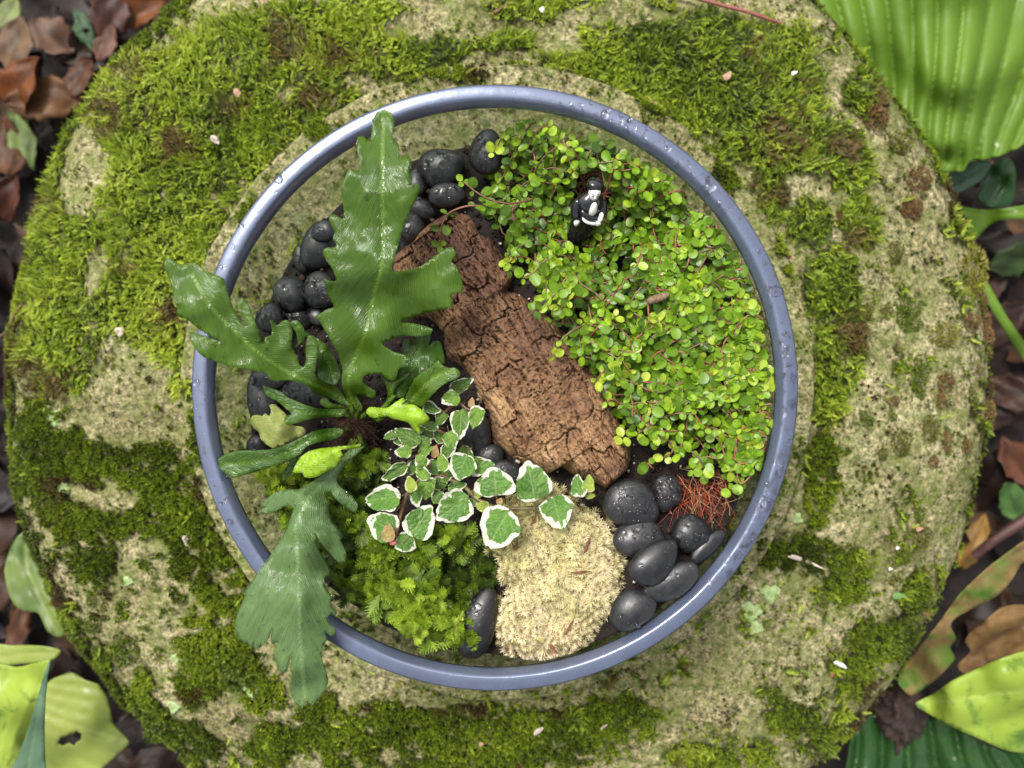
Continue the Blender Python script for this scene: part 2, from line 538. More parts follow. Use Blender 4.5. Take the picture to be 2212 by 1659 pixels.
# feathery moss
x, y, g = stone_points(330000, 101)
f, w = moss_masks(x, y)
keep = g.random(len(x)) < f ** 1.3 * 0.5 + 0.002
x, y = x[keep], y[keep]
z = stone_z(x, y); xx, yy = edge_wob(x, y, z)
az = fbm(x * 45, y * 45, 3, 50) * 4 * np.pi + g.normal(0, 1.1, len(x))
el = np.clip(g.normal(0.5, 0.38, len(x)), -0.1, 1.35)
M = rand_frames(az, el, g.normal(0, 0.35, len(x)))
sc = g.uniform(0.0024, 0.0060, len(x)) * (0.75 + 0.6 * fbm(x * 30, y * 30, 3, 53))
tone = fbm(x * 26, y * 26, 4, 56) + g.normal(0, 0.16, len(x)) - 0.08
v_ = CY - y / 0.43 * F
tone = tone + 0.10 * sstep(300, -300, CX + x / .43 * F - 900)  # stronger light towards the left painted into the moss colour
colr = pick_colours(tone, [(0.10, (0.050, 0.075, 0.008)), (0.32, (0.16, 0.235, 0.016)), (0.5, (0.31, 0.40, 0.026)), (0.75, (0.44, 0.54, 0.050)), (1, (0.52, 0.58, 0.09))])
brown = sstep(0.645, 0.75, fbm(x * 38 + 70, y * 38 + 30, 4, 58) + g.normal(0, 0.03, len(x)))
colr = colr * (1 - brown[:, None]) + brown[:, None] * np.array([0.15, 0.105, 0.032]) * (0.6 + 0.8 * g.random((len(x), 1)))
pv, pt, pc = leaflet_shoot()
zb = z + 0.0008 + 0.004 * fbm(x * 55, y * 55, 3, 60) * g.random(len(x))
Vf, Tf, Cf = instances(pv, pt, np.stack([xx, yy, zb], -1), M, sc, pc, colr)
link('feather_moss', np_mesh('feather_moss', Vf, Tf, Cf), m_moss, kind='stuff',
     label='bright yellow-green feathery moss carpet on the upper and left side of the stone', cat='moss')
N_FEATHER = len(x)

# short velvety moss
x, y, g = stone_points(230000, 103)
f, w = moss_masks(x, y)
keep = g.random(len(x)) < np.clip(w ** 1.4 * 0.95 + 0.006 + 0.07 * sstep(.5, .75, fbm(x * 60, y * 60, 3, 37)), 0, 1)
x, y = x[keep], y[keep]
wk = moss_masks(x, y)[1]
z = stone_z(x, y); xx, yy = edge_wob(x, y, z)
ro = np.hypot(x - OC[0], y - OC[1]); lean = sstep(0.258, 0.301, ro)
az = np.arctan2(y - OC[1], x - OC[0])
tilt = np.stack([np.cos(az) * lean * 1.2, np.sin(az) * lean * 1.2, np.ones(len(x))], -1) + g.normal(0, 0.33, (len(x), 3)) * (1, 1, 0)
up = np.stack([np.cos(g.random(len(x)) * 6.28), np.sin(g.random(len(x)) * 6.28), np.zeros(len(x))], -1)
Mx = rot_frames(tilt, up); M = np.stack([Mx[:, :, 1], Mx[:, :, 2], Mx[:, :, 0]], -1)
sc = g.uniform(0.0018, 0.0036, len(x))
hgt = 0.0045 * wk * fbm(x * 70, y * 70, 3, 63)
tone = fbm(x * 30 + 5, y * 30 + 5, 4, 10) + g.normal(0, 0.14, len(x)) - 0.06
colr = pick_colours(tone, [(0.15, (0.050, 0.068, 0.007)), (0.42, (0.145, 0.205, 0.012)), (0.62, (0.25, 0.33, 0.018)), (0.85, (0.36, 0.43, 0.045)), (1, (0.38, 0.42, 0.06))])
brown = sstep(0.63, 0.74, fbm(x * 34 + 20, y * 34 + 80, 4, 58))
colr = colr * (1 - brown[:, None]) + brown[:, None] * np.array([0.085, 0.055, 0.02])
pv, pt, pc = star_tuft()
pos = np.stack([xx, yy, z + hgt], -1)
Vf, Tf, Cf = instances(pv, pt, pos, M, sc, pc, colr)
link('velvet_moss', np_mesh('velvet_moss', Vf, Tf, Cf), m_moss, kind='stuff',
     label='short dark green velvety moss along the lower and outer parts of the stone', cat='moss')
print('moss', N_FEATHER, len(x))
# ================================================================ glass bowl
ZR = 0.100                                  # rim height
BX, BY, _ = P(1069, 837, ZR)
RO = 659 / F * (HC - ZR)                    # outer rim radius
RI = 614 / F * (HC - ZR)                    # inner rim radius
def lathe(prof, seg=160, closed=False):
    prof = np.asarray(prof, float); n = len(prof)
    a = np.arange(seg) * 2 * np.pi / seg
    V = np.stack([BX + prof[:, None, 0] * np.cos(a), BY + prof[:, None, 0] * np.sin(a), np.repeat(prof[:, 1:2], seg, 1)], -1).reshape(-1, 3)
    m = n if closed else n - 1
    i, j = np.meshgrid(np.arange(m), np.arange(seg), indexing='ij'); i = i.ravel(); j = j.ravel()
    j2 = (j + 1) % seg; i2 = (i + 1) % n
    return V, np.stack([i * seg + j, i2 * seg + j, i2 * seg + j2, i * seg + j2], -1)

m_glass = bpy.data.materials.new('clear_glass'); m_glass.use_nodes = True
nt = m_glass.node_tree; nt.nodes.clear()
out = N(nt, 'ShaderNodeOutputMaterial')
tr = N(nt, 'ShaderNodeBsdfTransparent'); tr.inputs[0].default_value = (0.90, 0.93, 0.90, 1)  # green tint, darkened to stand in for shade on the stone behind
gl = N(nt, 'ShaderNodeBsdfGlossy'); gl.inputs['Roughness'].default_value = 0.03
lw = N(nt, 'ShaderNodeLayerWeight')
fr = mathn(nt, 'MULTIPLY_ADD', mathn(nt, 'POWER', lw.outputs['Facing'], 3.5), 0.8, 0.03)   # Schlick reflectance of thin glass
mx = N(nt, 'ShaderNodeMixShader')
nt.links.new(fr, mx.inputs[0]); nt.links.new(tr.outputs[0], mx.inputs[1]); nt.links.new(gl.outputs[0], mx.inputs[2])
nt.links.new(mx.outputs[0], out.inputs['Surface'])

bowl = thing('glass_bowl', (BX, BY, 0.002), 'clear round glass bowl with a wet rim in reflected-sky blue-grey standing on the stone', 'bowl')
WO, WI = RO - 0.0006, RI + 0.0004
wall = [(WO, 0.0925), (WO, 0.05), (WO, 0.012), (WO - 0.003, 0.0045), (WO - 0.010, 0.002), (0.03, 0.002), (0.0005, 0.002)]
wall += [(0.0005, 0.0075), (0.03, 0.0075), (WI - 0.012, 0.0075), (WI - 0.004, 0.0100), (WI, 0.016), (WI, 0.05), (WI, 0.0925)]
V, Q = lathe(wall)
part('bowl_wall', np_mesh('bowl_wall', V, Q, smooth=True), m_glass, bowl)
# rounded rim
mid = (RO + RI) / 2; hw = (RO - RI) / 2
prof = [(RO - .0012, ZR - .0070), (RO - .0002, ZR - .0048), (RO, ZR - .0030), (RO - .0001, ZR - .0019), (RO - .0004, ZR - .0011), (RO - .0010, ZR - .0005), (RO - .0014, ZR - .0003), (RO - .0018, ZR - .0002),
        (mid + .0012, ZR - .00005), (mid - .0002, ZR), (RI + .0028, ZR - .0001), (RI + .0024, ZR - .0002), (RI + .0021, ZR - .0004), (RI + .0017, ZR - .0009), (RI + .0007, ZR - .0026), (RI + .0003, ZR - .0034), (RI, ZR - .0044), (RI + .0004, ZR - .0070)][::-1]
V, Q = lathe(prof, 240, True)
V[:, 2] += 0.0002 * np.sin(np.arctan2(V[:, 1] - BY, V[:, 0] - BX) * 3)
m_rim, nt, b = new_mat('wet_rim_sky_tint')
oc = coord(nt)
n1 = noise_node(nt, 260, 4, 0.6, oc); n2 = noise_node(nt, 60, 3, 0.5, oc)
wet = ramp(nt, n2.outputs[0], [(0.48, (0, 0, 0)), (0.58, (1, 1, 1))]).outputs[0]
b.inputs['Base Color'].default_value = (0.085, 0.103, 0.158, 1)
b.inputs['Metallic'].default_value = 0.45
b.inputs['IOR'].default_value = 1.6
b.inputs['Roughness'].default_value = 0.34
b.inputs['Coat Weight'].default_value = 0.5
b.inputs['Coat Roughness'].default_value = 0.10
hh = mathn(nt, 'MULTIPLY', n1.outputs[0], wet)
nt.links.new(ramp(nt, n2.outputs[0], [(.35, (.42,) * 3), (.62, (.20,) * 3)]).outputs[0], b.inputs['Roughness'])
nt.links.new(ramp(nt, n2.outputs[0], [(.35, (.090, .108, .165)), (.65, (.135, .160, .240))]).outputs[0], b.inputs['Base Color'])  # blue-grey base colour stands in for sky reflected by the clear glass
bump(nt, hh, 0.12, 0.0008, b)
rim = part('bowl_rim', np_mesh('bowl_rim', V, Q[:, ::-1], smooth=True), m_rim, bowl)

# droplets: half domes
def dome(seg=8, rings=3, flat=0.6):
    V = [[0, 0, flat]]; T = []
    for r_ in range(1, rings + 1):
        a = r_ / rings * math.pi / 2
        for s in range(seg):
            V.append([math.sin(a) * math.cos(2 * math.pi * s / seg), math.sin(a) * math.sin(2 * math.pi * s / seg), flat * math.cos(a)])
    for s in range(seg):
        T.append([0, 1 + s, 1 + (s + 1) % seg])
    for r_ in range(rings - 1):
        for s in range(seg):
            a, b_ = 1 + r_ * seg + s, 1 + r_ * seg + (s + 1) % seg
            T += [[a, a + seg, b_ + seg], [a, b_ + seg, b_]]
    return np.array(V, float), np.array(T)
m_water, nt, b = new_mat('water_drop')
b.inputs['Base Color'].default_value = (1, 1, 1, 1)
b.inputs['Transmission Weight'].default_value = 1.0
b.inputs['IOR'].default_value = 1.33
b.inputs['Roughness'].default_value = 0.0
def zup_frames(nrm):
    up = np.tile(np.array([1.0, 0.05, 0]), (len(nrm), 1))
    A = rot_frames(nrm, up)
    return np.stack([A[:, :, 1], A[:, :, 2], A[:, :, 0]], -1)
g = np.random.default_rng(77)
dv, dt = dome()
ang = np.concatenate([g.normal(c, s, k) for c, s, k in ((0.78, .08, 110), (0.35, .1, 60), (0.02, .12, 110), (-0.35, .10, 90), (-0.62, .06, 40), (2.55, .25, 90), (1.15, .15, 70), (3.3, .2, 30))])
ra = mid + g.uniform(-0.55, 0.62, len(ang)) * hw
pos = np.stack([BX + ra * np.cos(ang), BY + ra * np.sin(ang), np.full(len(ang), ZR - 0.00045)], -1)
nz = np.stack([np.cos(ang) * (ra - mid) / hw * .3, np.sin(ang) * (ra - mid) / hw * .3, np.ones(len(ang))], -1)
sc = np.exp(g.normal(-7.35, 0.45, len(ang)))[:, None] * np.stack([g.uniform(.7, 1.7, len(ang)), g.uniform(.7, 1.6, len(ang)), np.ones(len(ang))], -1)
Vd, Td, _c = instances(dv, dt, pos, zup_frames(nz), sc)
part('water_droplets', np_mesh('rim_droplets', Vd, Td, smooth=True), m_water, bowl, kind='stuff')

# ================================================================ potting soil inside the bowl
RS = WI - 0.0009
def soil_base(x, y):
    return 0.065 + 0.021 * (0.5 * (x - BX) - 0.82 * (y - BY)) / RS
def soil_z(x, y):
    dx, dy = (x - BX) / RS, (y - BY) / RS
    s = soil_base(x, y)
    s = s + 0.006 * np.exp(-((dx - 0.5) ** 2 + (dy - 0.3) ** 2) / 0.18)
    s = s + 0.007 * np.exp(-((dx - 0.5) ** 2 + (dy + 0.74) ** 2) / 0.07)
    return s + (fbm(x * 70 + 3, y * 70 + 3, 4, 14) - 0.5) * 0.007
nrr, naa = 90, 200
rr = np.linspace(0.0005, RS, nrr); th = np.arange(naa) * 2 * np.pi / naa
RR, TH = np.meshgrid(rr, th, indexing='ij')
X = BX + RR * np.cos(TH); Y = BY + RR * np.sin(TH); Z = soil_z(X, Y) + (fbm(X * 260, Y * 260, 3, 20) - .5) * 0.0035
V = np.stack([X, Y, Z], -1).reshape(-1, 3)
ring = lambda z_, r_: np.stack([BX + r_ * np.cos(th), BY + r_ * np.sin(th), np.full(naa, z_)], -1)
V = np.concatenate([V, ring(0.018, RS), ring(0.012, RS - 0.004), ring(0.0085, RS - 0.014), ring(0.0083, 0.001)])
nr = nrr + 4
i, j = np.meshgrid(np.arange(nr - 1), np.arange(naa), indexing='ij'); i = i.ravel(); j = j.ravel(); j2 = (j + 1) % naa
Q = np.stack([i * naa + j, (i + 1) * naa + j, (i + 1) * naa + j2, i * naa + j2], -1)
m_soil = simple_mat('potting_soil', (0.006, 0.004, 0.003), 0.85, (0.018, 0.010, 0.007), 500, 0.4, 0.002, 900)
soil = link('potting_soil', np_mesh('potting_soil', V, Q, smooth=True), m_soil, kind='structure',
            label='dark brown damp potting soil filling the glass bowl', cat='soil')
# crumbs of soil and bark
ico_v = np.array([[0, 0, 1], [.9, 0, .3], [.28, .85, .3], [-.72, .53, .3], [-.72, -.53, .3], [.28, -.85, .3], [0, 0, -.8]])
ico_t = np.array([[0, 1, 2], [0, 2, 3], [0, 3, 4], [0, 4, 5], [0, 5, 1], [6, 2, 1], [6, 3, 2], [6, 4, 3], [6, 5, 4], [6, 1, 5]])
g = np.random.default_rng(21)
nC = 5200
r_ = np.sqrt(g.random(nC)) * (RS - 0.001); a_ = g.random(nC) * 6.283
x = BX + r_ * np.cos(a_); y = BY + r_ * np.sin(a_)
Mr = rand_frames(g.random(nC) * 6.28, g.normal(0, .7, nC), g.random(nC) * 6.28)
sc = np.exp(g.normal(-7.3, 0.45, nC))[:, None] * g.uniform(0.6, 1.5, (nC, 3))
colr = pick_colours(g.random(nC), [(0, (0.004, 0.003, 0.002)), (0.6, (0.015, 0.009, 0.006)), (0.93, (0.045, 0.022, 0.012)), (1, (0.12, 0.07, 0.04))])
Vc, Tc, Cc = instances(ico_v, ico_t, np.stack([x, y, soil_z(x, y) + 0.0008], -1), Mr, sc, None, colr)
m_crumb = vcol_leaf_mat('soil_crumb', 0.8, 0, 0.3)
o = link('soil_crumbs', np_mesh('soil_crumbs', Vc, Tc, Cc), m_crumb, soil, kind='stuff')
nC = 520
r_ = np.sqrt(g.random(nC)) * (RS - 0.002); a_ = g.random(nC) * 6.283
x = BX + r_ * np.cos(a_); y = BY + r_ * np.sin(a_)
Mr = rand_frames(g.random(nC) * 6.28, g.normal(0, .7, nC), g.random(nC) * 6.28)
sc = np.exp(g.normal(-7.35, 0.5, nC))[:, None] * g.uniform(0.6, 1.4, (nC, 3))
m_perl = simple_mat('perlite', (0.62, 0.56, 0.50), 0.9, (0.42, 0.34, 0.28), 900, 0.2)
Vc, Tc, _c = instances(ico_v, ico_t, np.stack([x, y, soil_z(x, y) + 0.0014], -1), Mr, sc)
link('perlite_grains', np_mesh('perlite_grains', Vc, Tc, smooth=True), m_perl, soil, kind='stuff')

def inside_glass(V, gap=.0012):
    V = np.array(V); dx, dy = V[:, 0] - BX, V[:, 1] - BY; r = np.hypot(dx, dy) + 1e-9
    k = np.minimum(1, (WI - gap) / r)
    V[:, 0] = BX + dx * k; V[:, 1] = BY + dy * k
    return V

# ================================================================ black river pebbles
m_peb, nt, b = new_mat('polished_black_pebble')
oc = coord(nt)
oi = N(nt, 'ShaderNodeObjectInfo')
n1 = noise_node(nt, 160, 4, 0.6, oc); n2 = noise_node(nt, 1400, 2, 0.6, oc)
c1 = ramp(nt, n1.outputs[0], [(0.35, (0.006, 0.006, 0.007)), (0.7, (0.017, 0.017, 0.018))]).outputs[0]
c1 = mixc(nt, 1.0, c1, ramp(nt, oi.outputs['Random'], [(0, (.6, .6, .6)), (1, (1.7, 1.7, 1.65))]).outputs[0], 'MULTIPLY')
nsp = noise_node(nt, 1100, 1, .5, oc)
c1 = mixc(nt, ramp(nt, nsp.outputs[0], [(.70, (0, 0, 0)), (.76, (.5, .5, .5))]).outputs[0], c1, (.30, .27, .24))
nt.links.new(c1, b.inputs['Base Color'])
rr_ = ramp(nt, n1.outputs[0], [(0.35, (0.27,) * 3), (0.65, (0.50,) * 3)]).outputs[0]
nt.links.new(rr_, b.inputs['Roughness'])
b.inputs['Specular IOR Level'].default_value = 0.62
bump(nt, n2.outputs[0], 0.25, 0.0002, b)

# (u, v, length, width, angle of long axis deg (counter-clockwise in picture), lift m, taper, droplet count, label)
PEBBLES = [
 (955, 362, 100, 86, 15, 0.004, .10, 34, 'rounded black pebble beaded with large droplets, highest by the far glass wall'),
 (1050, 326, 92, 80, 80, 0.003, .05, 22, 'black pebble half hidden by the top left edge of the round-leaved creeper'),
 (966, 421, 86, 52, 10, 0.006, .10, 20, 'oval black pebble lying flat just below the rounded droplet-beaded one'),
 (908, 449, 66, 46, -30, 0.005, .10, 6, 'small black pebble squeezed between the tall fern leaf and the bark top'),
 (900, 396, 48, 62, 0, 0.002, .0, 4, 'black pebble peeking out right of the tall leaf below its tip'),
 (884, 488, 64, 66, 30, 0.004, .05, 18, 'dotted black pebble touching the upper left corner of the bark'),
 (692, 534, 80, 112, -15, 0.001, .10, 8, 'large black pebble standing behind the left edge of the tall leaf'),
 (700, 500, 60, 44, 20, 0.011, .05, 4, 'small black pebble resting on top of the large one near the glass'),
 (651, 560, 34, 62, 5, 0.002, .10, 3, 'narrow upright black pebble at the far left of the pebble row'),
 (627, 635, 76, 80, 60, 0.005, .05, 8, 'plain rounded black pebble left of a dotted one in the left row'),
 (692, 627, 80, 78, 20, 0.005, .05, 26, 'dotted round black pebble half under the tall leaf, left row'),
 (583, 688, 66, 64, 0, 0.003, .0, 10, 'black pebble against the left glass wall above the left leaf'),
 (642, 690, 62, 50, 0, 0.002, .0, 12, 'black pebble between two leaf lobes just above the left leaf'),
 (684, 682, 46, 44, 0, 0.001, .0, 0, 'small black pebble deep under the tall leaf'),
 (580, 818, 92, 48, 5, 0.006, .10, 6, 'flat black pebble under the left leaf by the left glass wall'),
 (566, 862, 70, 104, 10, 0.002, .10, 4, 'tall dark pebble below the flat one at the left glass wall'),
 (655, 854, 104, 70, -15, 0.003, .05, 34, 'broad dotted black pebble under the base of the left leaf'),
 (555, 962, 42, 48, 0, 0.002, .0, 2, 'little black pebble left of the long strap leaf'),
 (1028, 936, 70, 96, 10, 0.003, .05, 16, 'black pebble with fat droplets tucked against the left side of the bark'),
 (1058, 990, 68, 58, 30, 0.003, .0, 8, 'small black pebble below the bark edge holding two round drops'),
 (1094, 1026, 80, 62, 0, 0.003, .0, 30, 'dotted black pebble under the white-edged leaf by the pale moss'),
 (1364, 1090, 128, 102, -14, 0.009, .05, 90, 'largest black pebble, its top covered in fine droplets, at the lower bark end'),
 (1440, 1064, 60, 82, 0, 0.003, .05, 30, 'black pebble right behind the largest pebble, half in shade'),
 (1381, 1162, 116, 84, -8, 0.003, .05, 12, 'broad smooth black pebble lying under the largest one'),
 (1416, 1213, 128, 78, 36, 0.008, .28, 5, 'teardrop-shaped smooth black pebble pointing to the red roots'),
 (1492, 1152, 84, 84, 30, 0.005, .05, 10, 'round grey-black pebble under the hanging red roots'),
 (1545, 1190, 104, 40, 40, 0.005, .15, 0, 'slender black pebble lying along the lower right glass wall'),
 (1463, 1268, 122, 74, 33, 0.006, .12, 3, 'long oval black pebble nearest the lower right glass wall'),
 (1367, 1316, 104, 82, 38, 0.006, .08, 2, 'blunt oval black pebble right of the pale cushion moss'),
 (1032, 1346, 150, 86, 68, 0.004, .12, 4, 'big upright black pebble between the feathery moss and the pale moss'),
]
def pebble_mesh(seed, a, b_, c, taper, nu=28, nv=16):
    g = np.random.default_rng(seed)
    V = []
    for iv in range(nv + 1):
        ph = math.pi * iv / nv
        for iu in range(nu):
            la = 2 * math.pi * iu / nu
            d = np.array([math.sin(ph) * math.cos(la), math.sin(ph) * math.sin(la), math.cos(ph)])
            V.append(d)
    V = np.array(V)[:, [2, 0, 1]]; D = V.copy()          # poles lie on the long axis
    ph = g.random(6) * 6.28
    x_, y_, z_ = D.T; k = np.sin(ph)
    wob = 1 + 0.09 * k[0] * x_ * y_ + 0.07 * k[1] * (x_ ** 2 - y_ ** 2) + 0.05 * k[2] * x_ * (x_ ** 2 - 3 * y_ ** 2) + 0.05 * k[3] * y_ * (3 * x_ ** 2 - y_ ** 2) + 0.04 * k[4] * z_ * x_ + 0.04 * k[5] * z_ * y_
    V = V * wob[:, None]
    V[:, 1] *= 1 - taper * D[:, 0]; V[:, 2] *= 1 - 0.5 * taper * D[:, 0]
    V = V * (a, b_, c)
    i, j = np.meshgrid(np.arange(nv), np.arange(nu), indexing='ij'); i = i.ravel(); j = j.ravel(); j2 = (j + 1) % nu
    Q = np.stack([i * nu + j, (i + 1) * nu + j, (i + 1) * nu + j2, i * nu + j2], -1)
    return V, Q
for k_, (u, v, L, Wd, ang, lift, tap, nd, lab) in enumerate(PEBBLES):
    x, y, _z = P(u, v, 0.07)
    sz = float(soil_z(np.array(x), np.array(y)))
    zc = sz + lift
    x, y, zc = P(u, v, zc)
    d = (HC - zc) / F
    a, b2 = L / 2 * d, Wd / 2 * d
    c = min(a, b2) * 0.62
    zc += c * 0.45
    x, y, zc = P(u, v, zc)
    for _try in range(14):                                # pebbles by the wall lie higher on the sloping soil
        rx_, ry_ = x - BX, y - BY; rad_ = math.hypot(rx_, ry_); ph_ = math.atan2(ry_, rx_) - R(ang)
        sup = math.hypot(a * math.cos(ph_), b2 * math.sin(ph_)) * 1.03
        if rad_ + sup <= RS or zc > .0925: break
        x, y, zc = P(u, v, zc + .001); d = (HC - zc) / F; a, b2 = L / 2 * d, Wd / 2 * d; c = min(a, b2) * .62
    if rad_ + sup > RS:                                   # keep it inside the glass
        x, y = BX + rx_ * (RS - sup) / rad_, BY + ry_ * (RS - sup) / rad_
    V, Q = pebble_mesh(300 + k_, a, b2, c, tap)
    root = link('black_pebble', np_mesh('black_pebble', V, Q, smooth=True), m_peb, label=lab, cat='pebble', group='polished black pebbles on the soil')
    g = np.random.default_rng(900 + k_)
    root.location = (x, y, zc); tl = g.normal(0, 0.10, 2)
    root.rotation_euler = (tl[0], tl[1], R(ang))
    if nd:
        nd2 = int(nd * 2.4)
        th = g.random(nd2) * 6.28; rd = np.sqrt(g.random(nd2)) * 0.80
        dx, dy = rd * np.cos(th), rd * np.sin(th); dz = np.sqrt(np.maximum(0, 1 - dx ** 2 - dy ** 2))
        pos = np.stack([dx * a, dy * b2 * (1 - tap * dx), dz ** .9 * c * (1 - .5 * tap * dx)], -1) * 0.992
        nrm = np.stack([dx / a, dy / b2, dz / c], -1)
        nrm /= np.linalg.norm(nrm, axis=1, keepdims=True)
        sc = np.exp(g.normal(-7.15 if nd < 60 else -7.5, 0.42, nd2))
        Vd, Td, _c = instances(dv, dt, pos, zup_frames(nrm), sc)
        link('water_droplets', np_mesh('pebble_droplets', Vd, Td, smooth=True), m_water, root, kind='stuff')

# ================================================================ cork bark
Z4 = lambda q: np.array([(840.7 + .4 * a, 398 + .4 * b_) for a, b_ in q])
BARK = Z4([(150,270),(230,200),(330,140),(440,165),(490,250),(570,290),(620,370),(690,480),(655,560),(740,595),(860,690),(960,780),(1080,860),(1130,950),(1180,1070),(1235,1170),(1265,1290),(1310,1420),(1295,1530),(1235,1590),(1180,1645),(1100,1610),(980,1570),(920,1530),(850,1565),(700,1510),(600,1450),(540,1390),(535,1270),(455,1160),(435,1080),(395,1000),(305,940),(285,840),(235,750),(150,720),(50,600),(5,470),(25,390),(110,330)])
A0 = np.array([960., 470.]); A1 = np.array([1335., 1040.])
ax = (A1 - A0) / np.linalg.norm(A1 - A0); pp = np.array([-ax[1], ax[0]])
rel = crom_closed(BARK, 3) - A0
bs, bt = rel @ ax, rel @ pp
s0, s1 = bs.min() + 1.5, bs.max() - 1.5
ns, ntt = 330, 150
S = np.linspace(s0, s1, ns)
tl_, th_ = np.zeros(ns), np.zeros(ns)
for q, s in enumerate(S):
    c = []
    for e in range(len(bs)):
        a_, b_ = bs[e - 1], bs[e]
        if (a_ - s) * (b_ - s) <= 0 and a_ != b_:
            c.append(bt[e - 1] + (s - a_) / (b_ - a_) * (bt[e] - bt[e - 1]))
    tl_[q], th_[q] = (min(c), max(c)) if len(c) > 1 else (0, 0.5)
tt = np.sin(np.linspace(-1, 1, ntt) * math.pi / 2 * 0.96); tt /= tt[-1]
TT, SS = np.meshgrid(tt, S)
W = tl_[:, None] + (TT + 1) / 2 * (th_ - tl_)[:, None]
sn = (SS - s0) / (s1 - s0)
endr = np.clip(np.minimum(sn, 1 - sn) / 0.018, 0, 1)
arch = (1 - np.abs(TT) ** 5.0) ** 0.55 * np.sqrt(np.clip(1 - (1 - endr) ** 2, 0.0, 1))
# plates of bark, split by long furrows and cross cracks
wu = SS + 14 * (fbm(SS / 40, W / 25, 3, 2) - .5); wv = W + 16 * (fbm(SS / 60 + 7, W / 30, 3, 4) - .5)
def cells(a_, b_, seed):
    ia, ib = np.floor(a_).astype(int), np.floor(b_).astype(int)
    f1 = np.full(a_.shape, 9.); f2 = np.full(a_.shape, 9.); cid = np.zeros(a_.shape, int)
    rt = np.random.default_rng(seed).random((64, 64, 2))
    for da in (-1, 0, 1):
        for db in (-1, 0, 1):
            ca, cb = ia + da, ib + db
            p = rt[ca % 64, cb % 64]
            d = np.maximum(np.abs(ca + .5 + .7 * (p[..., 0] - .5) - a_), np.abs(cb + .5 + .7 * (p[..., 1] - .5) - b_))
            less = d < f1
            f2 = np.where(less, f1, np.minimum(f2, d)); cid = np.where(less, (ca % 64) * 64 + cb % 64, cid); f1 = np.where(less, d, f1)
    return f1, f2, cid
f1, f2, cid = cells(wu / 88 + 9, wv / 50 + 9, 61)
crack = (1 - sstep(0.0, 0.045, f2 - f1)) * sstep(.30, .5, fbm(SS / 50 + 2, W / 50, 2, 51))
rc = np.random.default_rng(3).random(4096)
g1, g2, cid2 = cells(wu / 26 + 4, wv / 15 + 3, 62)
crack2 = (1 - sstep(0.0, 0.11, g2 - g1)) * sstep(.35, .6, fbm(SS / 70, W / 70, 2, 9))
fur = np.abs(fbm(SS / 95 + 3, W / 13 + 3, 4, 34) - .5) * 2
groove = 1 - sstep(0.0, 0.16, fur)
h = 0.012 + 0.017 * arch * (0.75 + 0.35 * sn)
relief = (rc[cid] - .5) * 0.0030 - 0.0042 * crack + (rc[cid2] - .5) * 0.0010 - 0.0010 * crack2 - 0.0026 * groove
relief += (fbm(SS / 40, W / 10, 4, 30) - .5) * 0.0045 + (fbm(SS / 9, W / 4, 3, 36) - .5) * 0.0026 + (fbm(SS / 120, W / 50, 2, 38) - .5) * 0.009
pit = sstep(0.70, 0.80, fbm(SS / 6, W / 5, 2, 44)); relief -= pit * 0.0016
UU = A0[0] + SS * ax[0] + W * pp[0]; VV = A0[1] + SS * ax[1] + W * pp[1]
X0, Y0, _ = np.moveaxis(PA(UU, VV, np.full(UU.shape, 0.075)), -1, 0)
base = soil_base(X0, Y0)
ZZ = base - 0.010 + h * (0.25 + 0.75 * arch) + relief * (0.3 + 0.7 * arch)
V = PA(UU, VV, ZZ).reshape(-1, 3)
i, j = np.meshgrid(np.arange(ns - 1), np.arange(ntt - 1), indexing='ij'); i = i.ravel(); j = j.ravel()
Q = np.stack([i * ntt + j, i * ntt + j + 1, (i + 1) * ntt + j + 1, (i + 1) * ntt + j], -1)
# closed underside: same outline pressed down into the soil
Vb = V.copy(); Vb[:, 2] = np.minimum(Vb[:, 2] - 0.006, (base - 0.014).ravel())
nV = len(V)
edge = np.concatenate([np.arange(ntt), np.arange(1, ns) * ntt + ntt - 1, (ns - 1) * ntt + np.arange(ntt - 2, -1, -1), np.arange(ns - 2, 0, -1) * ntt])
e2 = np.roll(edge, -1)
Q = np.concatenate([Q, Q[:, ::-1] + nV, np.stack([edge, edge + nV, e2 + nV, e2], -1)])
tone = np.clip(0.42 * sn.ravel() + 0.9 * (fbm(SS / 60, W / 40, 4, 26).ravel() - .5) + 0.30 * (rc[cid] - .5).ravel() + .36 * sstep(-.4, .9, TT.ravel()) + .12, 0, 1)
me = np_mesh('cork_bark', np.concatenate([V, Vb]), Q, smooth=True, attrs={'tone': np.concatenate([tone, tone]), 'along': np.tile(SS.ravel(), 2) / 100, 'across': np.tile(W.ravel(), 2) / 100})
m_bark, nt, b = new_mat('cork_bark')
cmb = N(nt, 'ShaderNodeCombineXYZ')
nt.links.new(mathn(nt, 'MULTIPLY', attr(nt, 'along'), 0.35), cmb.inputs[0]); nt.links.new(attr(nt, 'across'), cmb.inputs[1])
n1 = noise_node(nt, 22, 6, 0.65, cmb.outputs[0]); oc = coord(nt); n2 = noise_node(nt, 700, 4, 0.65, oc); n3 = noise_node(nt, 95, 5, .6, oc)
c1 = ramp(nt, attr(nt, 'tone'), [(0.1, (0.125, 0.060, 0.034)), (0.4, (0.21, 0.112, 0.056)), (0.7, (0.32, 0.185, 0.090)), (1.0, (0.42, 0.26, 0.130))]).outputs[0]
c2 = mixc(nt, 0.75, c1, ramp(nt, n1.outputs[0], [(0.3, (0.55, 0.52, 0.50)), (0.55, (1.05, 1.05, 1.05)), (0.75, (1.5, 1.45, 1.35))]).outputs[0], 'MULTIPLY')
c3 = mixc(nt, ramp(nt, n3.outputs[0], [(0.60, (0, 0, 0)), (0.72, (.7, .7, .7))]).outputs[0], c2, (0.022, 0.014, 0.010))
